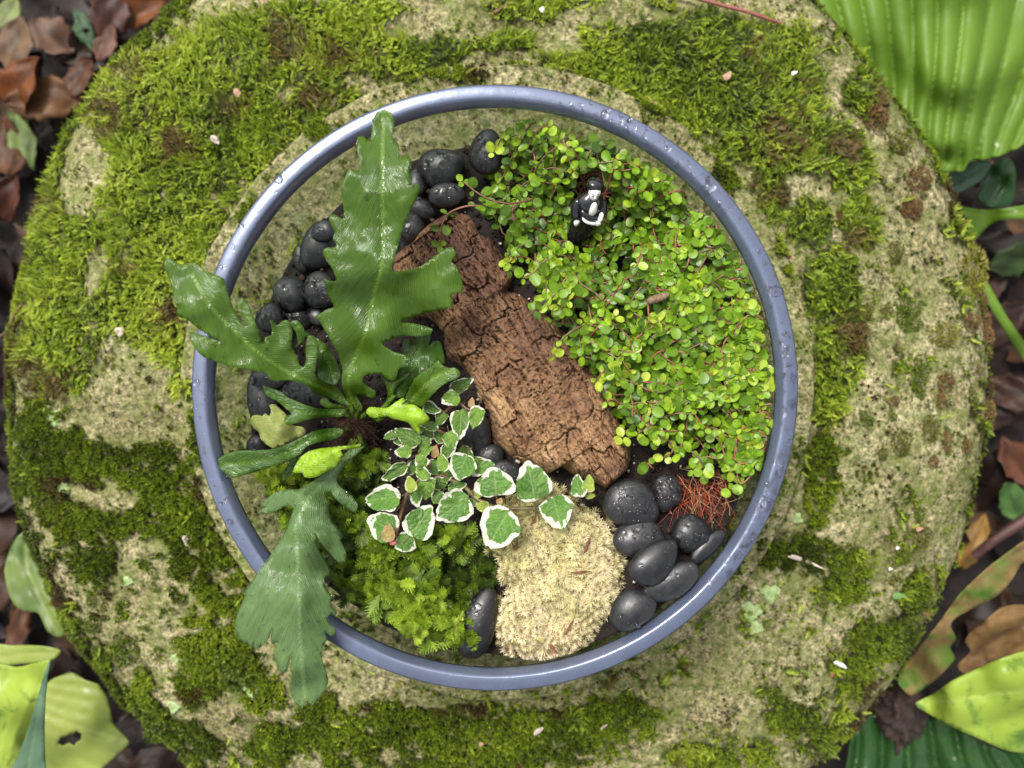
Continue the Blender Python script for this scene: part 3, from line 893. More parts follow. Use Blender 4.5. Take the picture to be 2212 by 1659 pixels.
c4 = mixc(nt, .6, c3, ramp(nt, n2.outputs[0], [(0.35, (0.5, 0.5, 0.5)), (0.6, (1.15, 1.15, 1.15))]).outputs[0], 'MULTIPLY')
nt.links.new(c4, b.inputs['Base Color'])
b.inputs['Roughness'].default_value = 0.62; b.inputs['Specular IOR Level'].default_value = 0.4
bp = bump(nt, n1.outputs[0], 0.7, 0.0012, None)
bump(nt, n2.outputs[0], 0.8, 0.0008, b, bp)
link('cork_bark', me, m_bark, label='cracked brown piece of cork bark lying diagonally across the bowl', cat='bark')
# ================================================================ traced leaf builder
def idw(u, v, ctrl):
    c = np.asarray(ctrl, float)
    d2 = (u[:, None] - c[None, :, 0]) ** 2 + (v[:, None] - c[None, :, 1]) ** 2 + 400.0
    w = d2 ** -1.5
    return (w * c[None, :, 2]).sum(1) / w.sum(1)

def leaf_mesh(name, outline, midrib, ctrl, h=9, fold=0.0, droop=0.0, ripple=0.0, period=34.0, veink=2.2, rough_z=0.0, seed=0, holes=()):
    """blade from a traced outline: its height follows control points, folded at the midrib, rippled along its veins"""
    B = crom_closed(outline, 5.0)
    keepb = np.ones(len(B), bool)
    for q in range(1, len(B)):
        if np.hypot(*(B[q] - B[q - 1])) < 0.8: keepb[q] = False
    B = B[keepb]
    lo, hi = B.min(0), B.max(0)
    gu, gv = np.meshgrid(np.arange(lo[0], hi[0], h), np.arange(lo[1], hi[1], h * .87))
    gu = gu + (np.arange(gu.shape[0]) % 2)[:, None] * h / 2
    gp = np.stack([gu.ravel(), gv.ravel()], -1)
    gp = gp[in_poly(gp[:, 0], gp[:, 1], B)]
    ok = np.array([((B - p) ** 2).sum(1).min() > (h * .45) ** 2 for p in gp]) if len(gp) else np.zeros(0, bool)
    gp = gp[ok]
    for (hu, hv, hr1, hr2) in holes:
        gp = gp[((gp[:, 0] - hu) / hr1) ** 2 + ((gp[:, 1] - hv) / hr2) ** 2 > 0.55]
    nb = len(B)
    pts = [Vector((p[0], -p[1])) for p in np.vstack([B, gp])]
    vs_, es_, fs_, *_r = delaunay_2d_cdt(pts, [], [list(range(nb))], 1, 1e-4)
    U = np.array([p.x for p in vs_]); Vv = -np.array([p.y for p in vs_])
    T = np.array([f for f in fs_ if len(f) == 3])
    if holes:
        cu, cv = U[T].mean(1), Vv[T].mean(1)
        k = np.ones(len(T), bool)
        for (hu, hv, hr1, hr2) in holes:
            k &= ((cu - hu) / hr1) ** 2 + ((cv - hv) / hr2) ** 2 > 1
        T = T[k]
    mr = crom(midrib, 3.0)
    seg = np.concatenate([[0], np.cumsum(np.hypot(*np.diff(mr, axis=0).T))])
    dd = np.hypot(U[:, None] - mr[None, :, 0], Vv[:, None] - mr[None, :, 1])
    k = dd.argmin(1); d = dd.min(1); s = seg[k]
    tg = np.gradient(mr, axis=0)[k]; sgn = np.sign(tg[:, 0] * (Vv - mr[k, 1]) - tg[:, 1] * (U - mr[k, 0]))
    q = s - veink * d
    z = idw(U, Vv, ctrl)
    z = z + fold * 1e-4 * d * (1 - 0.25 * np.clip(d / 100, 0, 2)) - droop * 1e-6 * d * d
    z = z + ripple * np.sin(q / period * 6.283 + 1.3 * sgn) * sstep(4, 40, d)
    z = z - 0.0006 * (1 - sstep(0, 5, d)) * (fold >= 0)
    if rough_z:
        z = z + rough_z * (fbm(U / 38 + seed, Vv / 38, 3, 5 + seed) - .5)
    V = PA(U, Vv, z)
    n_ = np.cross(V[T[:, 1]] - V[T[:, 0]], V[T[:, 2]] - V[T[:, 0]])
    if n_[:, 2].sum() < 0: T = T[:, ::-1]
    return np_mesh(name, V, T, smooth=True, attrs={'q': q / 10, 'rib': d, 'side': sgn * d, 'along': s})

def blade_mat(name, dark, light, rib, rough=(0.18, 0.42), vein_p=1.0, vein_amp=0.00022, trans=0.18, spec=0.5, blotch=None, spots=None, nscale=45, streak=0.8, samp=0.0005, qwob=2.2, fine=0.05, grain=0.05):
    m, nt, b = new_mat(name)
    oc = coord(nt)
    q = attr(nt, 'q'); d = attr(nt, 'rib')
    nq = noise_node(nt, 60, 2, .5, oc)
    q = mathn(nt, 'ADD', q, mathn(nt, 'MULTIPLY', nq.outputs[0], qwob))
    wv = mathn(nt, 'SINE', mathn(nt, 'MULTIPLY', q, 6.283 / vein_p))
    wv2 = mathn(nt, 'SINE', mathn(nt, 'MULTIPLY', q, 6.283 / vein_p * 3.1))
    n1 = noise_node(nt, nscale, 4, 0.55, oc); n2 = noise_node(nt, 350, 4, 0.6, oc)
    c1 = ramp(nt, n1.outputs[0], [(0.32, dark), (0.68, light)]).outputs[0]
    c1 = mixc(nt, mathn(nt, 'MULTIPLY_ADD', wv2, fine, fine), c1, rib)
    ribf = N(nt, 'ShaderNodeMapRange'); ribf.inputs[1].default_value = 1.5; ribf.inputs[2].default_value = 6.0
    ribf.inputs[3].default_value = 0.75; ribf.inputs[4].default_value = 0.0
    nt.links.new(d, ribf.inputs[0])
    c1 = mixc(nt, ribf.outputs[0], c1, rib)
    if blotch:
        nb_ = noise_node(nt, blotch[1], 4, 0.6, oc, 0.5)
        c1 = mixc(nt, ramp(nt, nb_.outputs[0], [(blotch[2], (0, 0, 0)), (blotch[2] + 0.14, (1, 1, 1))]).outputs[0], c1, blotch[0])
    if spots:
        ns_ = noise_node(nt, spots[1], 2, 0.5, oc)
        c1 = mixc(nt, ramp(nt, ns_.outputs[0], [(spots[2], (0, 0, 0)), (spots[2] + 0.04, (1, 1, 1))]).outputs[0], c1, spots[0])
    nt.links.new(c1, b.inputs['Base Color'])
    nr_ = noise_node(nt, 110, 4, 0.6, oc)
    rr_ = ramp(nt, nr_.outputs[0], [(0.38, (rough[0],) * 3), (0.62, (rough[1],) * 3)]).outputs[0]
    nt.links.new(rr_, b.inputs['Roughness'])
    b.inputs['Specular IOR Level'].default_value = spec
    cv = N(nt, 'ShaderNodeCombineXYZ'); nt.links.new(mathn(nt, 'MULTIPLY', q, 0.9), cv.inputs[0]); nt.links.new(mathn(nt, 'MULTIPLY', attr(nt, 'side'), 0.018), cv.inputs[1])
    ns2 = noise_node(nt, streak, 4, .6, cv.outputs[0])
    bp = bump(nt, ns2.outputs[0], 0.9, samp, None)
    bp = bump(nt, wv, 0.35, vein_amp, None, bp)
    bp = bump(nt, wv2, 0.3 if fine else 0.0, vein_amp * .6, None, bp)
    bump(nt, n2.outputs[0], grain, 0.0006, b, bp)
    if trans: add_translucency(nt, b, c1, trans)
    return m

def solidify(o, t=0.0004):
    md = o.modifiers.new('thickness', 'SOLIDIFY'); md.thickness = t; md.offset = -1

# ================================================================ lobed fern with glossy leaves
Z1 = lambda q: [(309.7 + .32 * a, 177 + .32 * b_) for a, b_ in q]
Z2 = lambda q: [(309.7 + .32 * a, 619.5 + .32 * b_) for a, b_ in q]
Z3 = lambda q: [(309.7 + .32 * a, 1062 + .32 * b_) for a, b_ in q]
m_fern = blade_mat('fern_blade', (0.040, 0.092, 0.005), (0.068, 0.140, 0.007), (0.15, 0.25, 0.025), (0.10, 0.24))
m_fern_dark = blade_mat('fern_blade_dark', (0.030, 0.080, 0.005), (0.052, 0.120, 0.008), (0.10, 0.19, 0.02), (0.12, 0.30))
m_fern_sheen = blade_mat('fern_blade_sheen', (0.080, 0.150, 0.040), (0.120, 0.200, 0.065), (0.19, 0.29, 0.11), (0.15, 0.42), vein_amp=0.0003)  # paler copy of the blade, sky sheen put into its base colour
m_fern_new = blade_mat('fern_blade_young', (0.27, 0.47, 0.012), (0.36, 0.56, 0.022), (0.42, 0.60, 0.06), (0.3, 0.5), trans=0.25, spots=((0.45, 0.62, 0.20), 520, 0.60))
m_fern_old = blade_mat('fern_blade_yellowing', (0.20, 0.27, 0.05), (0.34, 0.38, 0.10), (0.35, 0.36, 0.12), (0.3, 0.5), trans=0.25, blotch=((0.30, 0.24, 0.13), 70, 0.52))

fb = P(770, 915, 0.075)
fern = thing('lobed_fern', (fb[0], fb[1], 0.068), 'glossy green fern with deeply lobed leaves spilling over the bowl rim on the left', 'fern')
LEAVES = []
L1 = Z1([(1550,260),(1570,210),(1620,188),(1668,205),(1692,260),(1682,350),(1685,415),(1705,403),(1727,440),(1722,525),(1750,498),(1790,498),(1808,540),(1795,590),(1803,650),(1800,702),(1830,683),(1862,700),(1862,742),(1840,800),(1800,870),(1780,930),(1745,1020),(1722,1100),(1700,1180),(1680,1272),(1760,1275),(1860,1250),(1950,1190),(2030,1130),(2080,1113),(2108,1150),(2100,1190),(2075,1212),(2112,1240),(2132,1290),(2152,1350),(2157,1400),(2140,1422),(2080,1440),(2087,1480),(2080,1515),(2040,1532),(1960,1550),(1860,1575),(1780,1605),(1735,1625)])
L1 += Z2([(1760,240),(1840,250),(1900,265),(1952,285),(1945,312),(1910,330),(1840,335),(1780,330),(1720,340),(1660,360),(1612,388),(1640,410),(1692,440),(1780,462),(1812,500),(1775,508),(1792,540),(1735,545),(1720,565),(1710,600),(1690,642),(1650,630),(1600,590),(1540,590),(1490,600),(1480,640),(1520,680),(1560,700),(1572,735),(1540,757),(1480,740),(1440,733),(1455,770),(1477,810),(1470,842),(1440,832),(1400,795),(1368,745),(1348,690),(1338,640),(1345,560),(1330,500),(1310,440),(1270,370),(1230,300),(1190,235),(1163,200)])
L1 += Z1([(1200,1560),(1250,1530),(1287,1520),(1250,1450),(1240,1400),(1213,1328),(1250,1345),(1302,1342),(1280,1270),(1240,1210),(1208,1140),(1240,1120),(1302,1110),(1280,1050),(1292,1010),(1260,950),(1253,908),(1285,893),(1352,922),(1350,850),(1340,760),(1333,690),(1360,640),(1385,593),(1420,588),(1452,607),(1460,560),(1450,480),(1438,420),(1455,368),(1480,362),(1510,385),(1535,402),(1540,330)])
LEAVES.append(('L1', L1, Z1([(1620,215),(1615,480),(1612,800),(1620,1050),(1605,1260),(1560,1420)]) + Z2([(1490,330),(1410,520),(1380,650),(1400,760),(1440,830)]),
   [(838, 245, .112), (830, 400, .118), (820, 560, .116), (800, 700, .104), (770, 800, .092), (775, 880, .080), (970, 600, .103), (990, 620, .100), (720, 560, .112), (690, 690, .100), (915, 720, .092)],
   m_fern, dict(fold=0.55, ripple=0.0003, rough_z=0.0025, seed=1), 'tallest deeply toothed glossy leaf pointing to the far rim'))
L2 = Z1([(138,1240),(150,1200),(190,1193),(230,1225),(290,1235),(310,1213),(360,1230),(420,1275),(490,1300),(540,1330),(562,1390),(590,1480),(620,1560),(650,1620)])
L2 += Z2([(672,262),(692,268),(672,210),(632,135),(640,85),(665,73),(700,110),(730,180),(760,250),(790,330),(812,388),(825,340),(862,330),(870,290),(855,228),(880,233),(905,262),(940,228),(980,228),(1002,270),(1005,330),(1000,400),(1015,430),(1042,470),(1050,520),(1080,543),(1097,500),(1095,440),(1100,370),(1115,333),(1150,333),(1177,380),(1175,460),(1165,540),(1162,600),(1200,640),(1270,660),(1320,690),(1352,740),(1405,805),(1370,802),(1300,770),(1230,740),(1160,720),(1120,680),(1060,650),(980,630),(900,637),(850,622),(840,590),(760,570),(660,550),(560,530),(480,500),(410,475),(360,430),(325,370),(303,308),(350,310),(420,335),(500,360),(542,377),(450,330),(380,290),(320,240),(290,215),(245,205),(223,170),(240,150),(210,100),(200,40)])
L2 += Z1([(180,1340)])
LEAVES.append(('L2', L2, Z1([(330,1300),(440,1500)]) + Z2([(600,280),(760,430),(950,560),(1130,650),(1280,720),(1390,800)]),
   [(370, 580, .112), (430, 660, .117), (420, 720, .112), (540, 690, .113), (520, 780, .110), (620, 720, .106), (660, 770, .100), (750, 870, .080)],
   m_fern, dict(fold=0.35, ripple=0.0003, rough_z=0.003, seed=2), 'wide leaf reaching out over the left rim'))
L3 = Z2([(1440,1070),(1500,1058),(1480,1090),(1420,1150),(1360,1200),(1320,1260),(1302,1300),(1320,1340),(1380,1390),(1430,1440),(1452,1490),(1440,1527),(1400,1512),(1340,1470),(1290,1420),(1262,1370),(1248,1385),(1250,1470),(1260,1540)])
L3 += Z3([(1290,220),(1330,260),(1347,300),(1330,322),(1350,370),(1372,430),(1365,480),(1330,482),(1280,440),(1230,380),(1190,320),(1158,275),(1172,330),(1190,400),(1230,460),(1262,510),(1255,560),(1218,580),(1230,640),(1258,690),(1285,720),(1258,755),(1300,800),(1308,827),(1270,830),(1243,840),(1260,890),(1297,940),(1297,977),(1260,970),(1223,948),(1235,1000),(1210,1060),(1200,1110),(1215,1170),(1240,1230),(1247,1290),(1220,1350),(1190,1390),(1162,1432),(1130,1442),(1110,1408),(1090,1440),(1070,1457),(1030,1430),(1000,1380),(983,1320),(1000,1250),(995,1170),(1000,1085),(985,1150),(970,1210),(940,1227),(915,1200),(895,1150),(888,1080),(905,1015),(870,1032),(858,990),(870,930),(840,1000),(790,1050),(750,1062),(700,1030),(650,1000),(625,950),(618,880),(640,800),(680,720),(690,670),(740,590),(790,520),(850,440),(900,370),(950,280),(985,200),(1012,112),(990,97),(930,110),(860,145),(800,152),(793,125),(825,102),(800,88),(830,58),(870,20)])
L3 += Z2([(960,1370),(1040,1370),(1100,1340),(1155,1305),(1180,1290),(1240,1250),(1300,1200),(1340,1150),(1390,1100)])
LEAVES.append(('L3', L3, Z2([(1470,1075),(1360,1170),(1250,1290),(1140,1400),(1080,1500)]) + Z3([(1030,230),(1040,420),(1050,700),(1060,1000),(1090,1400)]),
   [(780, 960, .080), (720, 1040, .092), (670, 1110, .106), (640, 1200, .116), (560, 1320, .119), (640, 1300, .121), (700, 1300, .116), (640, 1420, .114), (655, 1510, .104), (580, 1110, .100), (760, 1090, .092), (735, 1210, .102)],
   m_fern_sheen, dict(fold=-0.25, droop=0.25, ripple=0.0006, rough_z=0.0025, seed=3), 'long pale-sheened leaf hanging over the near rim'))
LEAVES.append(('L7', Z2([(500,1180),(510,1158),(560,1130),(640,1110),(740,1105),(860,1098),(960,1070),(1060,1020),(1140,980),(1220,960),(1300,955),(1352,965),(1340,1000),(1280,1030),(1180,1050),(1100,1080),(1060,1130),(980,1170),(880,1210),(760,1250),(640,1280),(580,1292),(562,1262),(530,1240),(508,1215)]),
   Z2([(540,1200),(760,1180),(960,1120),(1150,1020),(1340,980)]), [(480, 1010, .098), (560, 1000, .101), (660, 965, .094), (740, 930, .083), (560, 1025, .094)],
   m_fern_dark, dict(fold=0.9, seed=4), 'long dark strap leaf pointing left under the bright young leaf'))
LEAVES.append(('L8', Z2([(806,664),(850,680),(880,690),(930,710),(980,750),(1050,780),(1130,810),(1220,825),(1310,825),(1372,830),(1362,870),(1280,880),(1180,885),(1100,900),(1040,920),(970,932),(948,900),(970,870),(1002,858),(960,820),(900,770),(840,740),(813,710)]),
   Z2([(830,700),(960,800),(1100,850),(1360,850)]), [(575, 845, .094), (640, 880, .094), (750, 890, .080)], m_fern_dark, dict(fold=0.6, seed=5), None))
LEAVES.append(('L9', Z2([(718,900),(740,868),(780,865),(800,875),(820,852),(850,872),(862,830),(848,800),(890,793),(930,830),(970,870),(1000,930),(1080,950),(1092,990),(1050,1020),(980,1050),(920,1080),(870,1087),(820,1060),(790,1020),(778,980),(740,950)]),
   Z2([(740,900),(900,960),(1090,975)]), [(545, 905, .086), (600, 930, .090), (655, 935, .085)], m_fern_old, dict(fold=-0.4, rough_z=0.006, ripple=0.0008, seed=6), 'yellowing torn leaf with a tan blotch'))
LEAVES.append(('L6', Z2([(1008,1250),(1030,1200),(1060,1150),(1120,1110),(1200,1090),(1300,1080),(1400,1070),(1472,1063),(1460,1087),(1380,1097),(1330,1102),(1352,1138),(1325,1150),(1350,1162),(1318,1182),(1312,1212),(1250,1240),(1200,1270),(1160,1287),(1090,1287),(1070,1252),(1040,1262)]),
   Z2([(1050,1230),(1200,1160),(1330,1090),(1460,1075)]), [(640, 1015, .098), (690, 1000, .104), (740, 970, .098), (780, 962, .086)], m_fern_new, dict(fold=-0.4, rough_z=0.004, seed=7), 'bright lime young leaf speckled with fine drops'))
LEAVES.append(('L5', Z2([(1502,850),(1520,815),(1560,813),(1620,820),(1660,810),(1700,780),(1755,748),(1772,770),(1740,795),(1820,795),(1880,830),(1920,870),(1932,900),(1900,930),(1860,940),(1872,992),(1830,970),(1790,920),(1730,900),(1680,890),(1640,870),(1590,882),(1540,882)]),
   Z2([(1510,850),(1650,840),(1780,860),(1900,890)]), [(790, 890, .086), (850, 890, .100), (900, 900, .098), (905, 930, .092)], m_fern_new, dict(fold=-0.5, rough_z=0.005, seed=8), 'bright lime young leaf beside the variegated vine'))
LEAVES.append(('L4', Z2([(1765,770),(1790,700),(1830,620),(1890,570),(1940,540),(1990,498),(2020,532),(2060,550),(2110,550),(2142,590),(2110,622),(2060,640),(2000,680),(1940,740),(1890,802),(1850,805),(1800,785)]),
   Z2([(1800,780),(1900,670),(2000,590),(2110,570)]), [(885, 865, .084), (930, 830, .096), (985, 800, .098)], m_fern, dict(fold=0.9, seed=9), None))
LEAVES.append(('L10', Z2([(1680,690),(1700,640),(1730,560),(1740,480),(1750,370),(1790,348),(1812,402),(1830,340),(1900,330),(1942,308),(1925,402),(1960,370),(2000,368),(2022,420),(2032,520),(1990,512),(1930,552),(1870,592),(1832,622),(1790,690),(1760,742),(1700,742)]),
   Z2([(1880,340),(1850,480),(1780,620),(1720,720)]), [(920, 730, .090), (900, 800, .088), (860, 850, .080), (955, 770, .084)], m_fern_dark, dict(fold=0.5, rough_z=0.005, seed=10), None))
LEAVES.append(('L11', Z2([(990,240),(1040,228),(1080,270),(1110,320),(1180,350),(1230,390),(1270,440),(1310,520),(1332,600),(1300,662),(1220,652),(1178,600),(1180,480),(1150,340),(1100,340),(1060,390),(1020,412),(1042,380),(1030,310)]),
   Z2([(1040,260),(1140,330),(1230,470),(1300,650)]), [(640, 700, .088), (690, 750, .086), (725, 820, .080)], m_fern_dark, dict(fold=0.5, rough_z=0.005, seed=11), None))
LEAVES.append(('L12', Z2([(1600,600),(1650,640),(1690,642),(1740,612),(1792,576),(1795,602),(1740,642),(1695,690),(1672,790),(1640,790),(1648,700)]),
   Z2([(1780,590),(1690,660),(1655,780)]), [(880, 808, .088), (845, 840, .084), (835, 870, .076)], m_fern, dict(fold=0.4, seed=12), None))
LEAVES.append(('L13', Z2([(930,1300),(935,1270),(990,1180),(1050,1090),(1085,1060),(1090,1090),(1040,1180),(990,1270),(950,1310)]), Z2([(935,1295),(1000,1190),(1085,1070)]), [(610, 1030, .088), (655, 965, .090)], m_fern_dark, dict(fold=0.8, seed=13), None))
LEAVES.append(('L14', Z2([(1195,790),(1200,755),(1240,750),(1260,780),(1310,795),(1390,800),(1400,830),(1330,825),(1250,820)]), Z2([(1210,770),(1300,810),(1395,815)]), [(700, 865, .082), (750, 880, .077)], m_fern, dict(fold=0.5, seed=14), None))
for (nm, outl, mr, ctrl, mat, kw, lab) in LEAVES:
    me = leaf_mesh('fern_leaf', outl, mr, ctrl, **kw)
    o = part('fern_leaf', me, mat, fern, label=lab)
    solidify(o, 0.0003)
    if nm in ('L1', 'L2', 'L3', 'L6', 'L4', 'L7'):
        gd = np.random.default_rng(len(outl)); nv_ = len(me.vertices)
        co = np.zeros(nv_ * 3, np.float32); me.vertices.foreach_get('co', co); no = np.zeros(nv_ * 3, np.float32); me.vertices.foreach_get('normal', no)
        co, no = co.reshape(-1, 3), no.reshape(-1, 3); pk = gd.choice(nv_, min(nv_, 120 if nm in ('L1', 'L3') else 60), replace=False)
        scd = np.exp(gd.normal(-7.9, .38, len(pk)))[:, None] * np.stack([gd.uniform(.7, 1.6, len(pk)), gd.uniform(.7, 1.3, len(pk)), np.full(len(pk), .9)], -1)
        Vd, Td, _c = instances(dv, dt, co[pk], zup_frames(no[pk].astype(float)), scd)
        od = link('water_droplets', np_mesh('leaf_droplets', Vd, Td, smooth=True), m_water, o, kind='stuff')

# furry rhizome at the centre
g = np.random.default_rng(31)
V, Q = pebble_mesh(31, 0.0085, 0.0100, 0.0075, 0.1, 20, 12)
c0 = np.array(P(768, 915, 0.071))
V = V * (1 + (fbm(V[:, 0:1] * 900 + 5, V[:, 1:2] * 900 + V[:, 2:3] * 700, 3, 6) - .5) * .6) + c0
m_rhiz = simple_mat('rhizome_fibre', (0.018, 0.009, 0.005), 0.8, (0.06, 0.028, 0.012), 700, 0.3, 0.001, 900)
part('rhizome', np_mesh('rhizome', V, Q, smooth=True), m_rhiz, fern)
pcs = []
for q in range(260):
    a, e = g.random() * 6.28, g.uniform(0.1, 1.5)
    d = np.array([math.cos(a) * math.cos(e), math.sin(a) * math.cos(e), math.sin(e)])
    p0 = c0 + d * (0.0080, 0.0095, 0.0072)
    cu = g.normal(0, .5, 3); L = g.uniform(.003, .009)
    pts = [p0 + d * L * t_ + cu * L * t_ * t_ * .8 for t_ in (0, .35, .7, 1)]
    pcs.append(tube(pts, 0.00013, 3))
V, Q, _c = merge(pcs)
part('rhizome_hairs', np_mesh('rhizome_hairs', V, Q), m_rhiz, fern, kind='stuff')
for (a_, b_) in (((1400, 800), (1440, 900)), ((1440, 840), (1450, 900)), ((1350, 965), (1420, 940)), ((1365, 850), (1420, 900)), ((1480, 1070), (1460, 980)), ((1505, 850), (1470, 900)), ((1655, 785), (1560, 880)), ((1700, 730), (1560, 890)), ((1800, 780), (1580, 900))):
    (u0, v0), (u1, v1) = Z2([a_])[0], Z2([b_])[0]
    p0, p1 = np.array(P(u0, v0, .081)), np.array(P(u1, v1, .073)); pm = (p0 + p1) / 2 + (0, 0, .002)
    V, Q = tube([p0, (p0 + pm) / 2, pm, (p1 + pm) / 2, p1], [.0010, .0011, .0012, .0013, .0014], 6)
    part('leaf_stalk', np_mesh('leaf_stalk', V, Q, smooth=True), m_fern_dark, fern)
# ================================================================ variegated creeping fig
ZB = lambda a, b_: (778.6 + .2667 * a, 778.6 + .2667 * b_)
Z7 = lambda a, b_: (973.5 + .32 * a, 973.5 + .32 * b_)
def fig_leaf(seed, nseg=26, nring=6):
    """heart-oval blade, x from petiole to tip (length 1), with a crinkled edge"""
    g = np.random.default_rng(seed); ph = g.random(4) * 6.28
    V, m = [[0.42, 0, 0]], [0.0]
    for r_ in range(1, nring + 1):
        for s in range(nseg):
            a = 2 * math.pi * s / nseg
            c, sn = math.cos(a), math.sin(a)
            rad = 1 + 0.035 * math.sin(5 * a + ph[0]) + 0.03 * math.sin(8 * a + ph[1]) + 0.02 * math.sin(13 * a + ph[2])
            xx = 0.42 + (0.58 if c > 0 else 0.42) * c * rad * r_ / nring
            wid = 0.5 * (1 - 0.28 * c) * (1 - 0.25 * max(0, c) ** 3)
            yy = wid * sn * rad * r_ / nring
            V.append([xx, yy, 0]); m.append(r_ / nring)
    V = np.array(V); m = np.array(m)
    z = 0.16 * np.abs(V[:, 1]) - 0.18 * (V[:, 0] - .35) ** 2 + 0.03 * np.sin(V[:, 0] * 19 - np.abs(V[:, 1]) * 12 + ph[3]) * np.clip(np.abs(V[:, 1]) * 4, 0, 1)
    z += 0.05 * m ** 3 * np.sin(4 * np.arctan2(V[:, 1], V[:, 0] - .42) + ph[1])
    V[:, 2] = z
    T = []
    for s in range(nseg): T.append([0, 1 + s, 1 + (s + 1) % nseg])
    for r_ in range(nring - 1):
        for s in range(nseg):
            a, b_ = 1 + r_ * nseg + s, 1 + r_ * nseg + (s + 1) % nseg
            T += [[a, a + nseg, b_ + nseg], [a, b_ + nseg, b_]]
    pv_, pq_ = tube([[0.03, 0, -0.01], [-0.12, 0, -0.05], [-0.28, 0.01, -0.16]], [.022, .022, .026], 5)
    o = len(V); V = np.vstack([V, pv_]); m = np.concatenate([m, np.full(len(pv_), -1.0)])
    T += [[a + o, b_ + o, c + o] for a, b_, c, d in pq_] + [[a + o, c + o, d + o] for a, b_, c, d in pq_]
    return V, np.array(T), m
def fig_mat(name, dark, light, margin, mw):
    mt, nt, b = new_mat(name)
    oi = N(nt, 'ShaderNodeObjectInfo'); oc = coord(nt)
    cmb = N(nt, 'ShaderNodeVectorMath', operation='ADD'); nt.links.new(oc, cmb.inputs[0])
    off = N(nt, 'ShaderNodeCombineXYZ'); nt.links.new(mathn(nt, 'MULTIPLY', oi.outputs['Random'], 50), off.inputs[2]); nt.links.new(off.outputs[0], cmb.inputs[1])
    n1 = noise_node(nt, 1.7, 3, 0.6, cmb.outputs[0]); n2 = noise_node(nt, 9, 4, 0.6, cmb.outputs[0]); n3 = noise_node(nt, 2.0, 2, .5, cmb.outputs[0])
    ms = attr(nt, 'm')
    e = mathn(nt, 'ADD', ms, mathn(nt, 'MULTIPLY_ADD', n1.outputs[0], 1.7, -0.85)); e = mathn(nt, 'ADD', e, mathn(nt, 'MULTIPLY_ADD', n2.outputs[0], 0.22, -0.11))
    f = N(nt, 'ShaderNodeMapRange'); f.inputs[1].default_value = mw; f.inputs[2].default_value = mw + 0.035
    nt.links.new(e, f.inputs[0])
    grn = ramp(nt, n3.outputs[0], [(0.35, dark), (0.65, light)]).outputs[0]
    grn = mixc(nt, mathn(nt, 'MULTIPLY', ramp(nt, n2.outputs[0], [(.5, (0, 0, 0)), (.62, (1, 1, 1))]).outputs[0], .3), grn, (0.20, 0.32, 0.10))
    rb = N(nt, 'ShaderNodeMapRange'); rb.inputs[1].default_value = .008; rb.inputs[2].default_value = .028; rb.inputs[3].default_value = .6; rb.inputs[4].default_value = 0
    nt.links.new(attr(nt, 'vy'), rb.inputs[0])
    grn = mixc(nt, rb.outputs[0], grn, (0.26, 0.38, 0.10))
    sv = ramp(nt, mathn(nt, 'SINE', attr(nt, 'vv')), [(.80, (0, 0, 0)), (1.0, (.45, .45, .45))]).outputs[0]
    grn = mixc(nt, sv, grn, (0.24, 0.36, 0.10))
    c = mixc(nt, f.outputs[0], grn, margin)
    pet = N(nt, 'ShaderNodeMath', operation='LESS_THAN'); nt.links.new(ms, pet.inputs[0]); pet.inputs[1].default_value = -0.5
    c = mixc(nt, pet.outputs[0], c, (0.16, 0.12, 0.04))
    nt.links.new(c, b.inputs['Base Color'])
    b.inputs['Roughness'].default_value = 0.28; b.inputs['Specular IOR Level'].default_value = 0.5
    bump(nt, n2.outputs[0], 0.4, 0.02, b)
    add_translucency(nt, b, c, 0.2)
    return mt
CREAM = (0.74, 0.74, 0.58)
FM = {'g': fig_mat('fig_green', (0.11, 0.22, 0.018), (0.18, 0.32, 0.03), CREAM, 0.95),
      'w': fig_mat('fig_white_edged', (0.070, 0.18, 0.022), (0.12, 0.26, 0.035), CREAM, 0.84),
      'd': fig_mat('fig_dark', (0.060, 0.13, 0.016), (0.10, 0.19, 0.024), CREAM, 0.94),
      'y': fig_mat('fig_young', (0.24, 0.32, 0.03), (0.34, 0.42, 0.05), (0.60, 0.60, 0.30), 0.98),
      'p': fig_mat('fig_pink', (0.34, 0.20, 0.06), (0.40, 0.30, 0.09), (0.50, 0.26, 0.17), 0.72)}
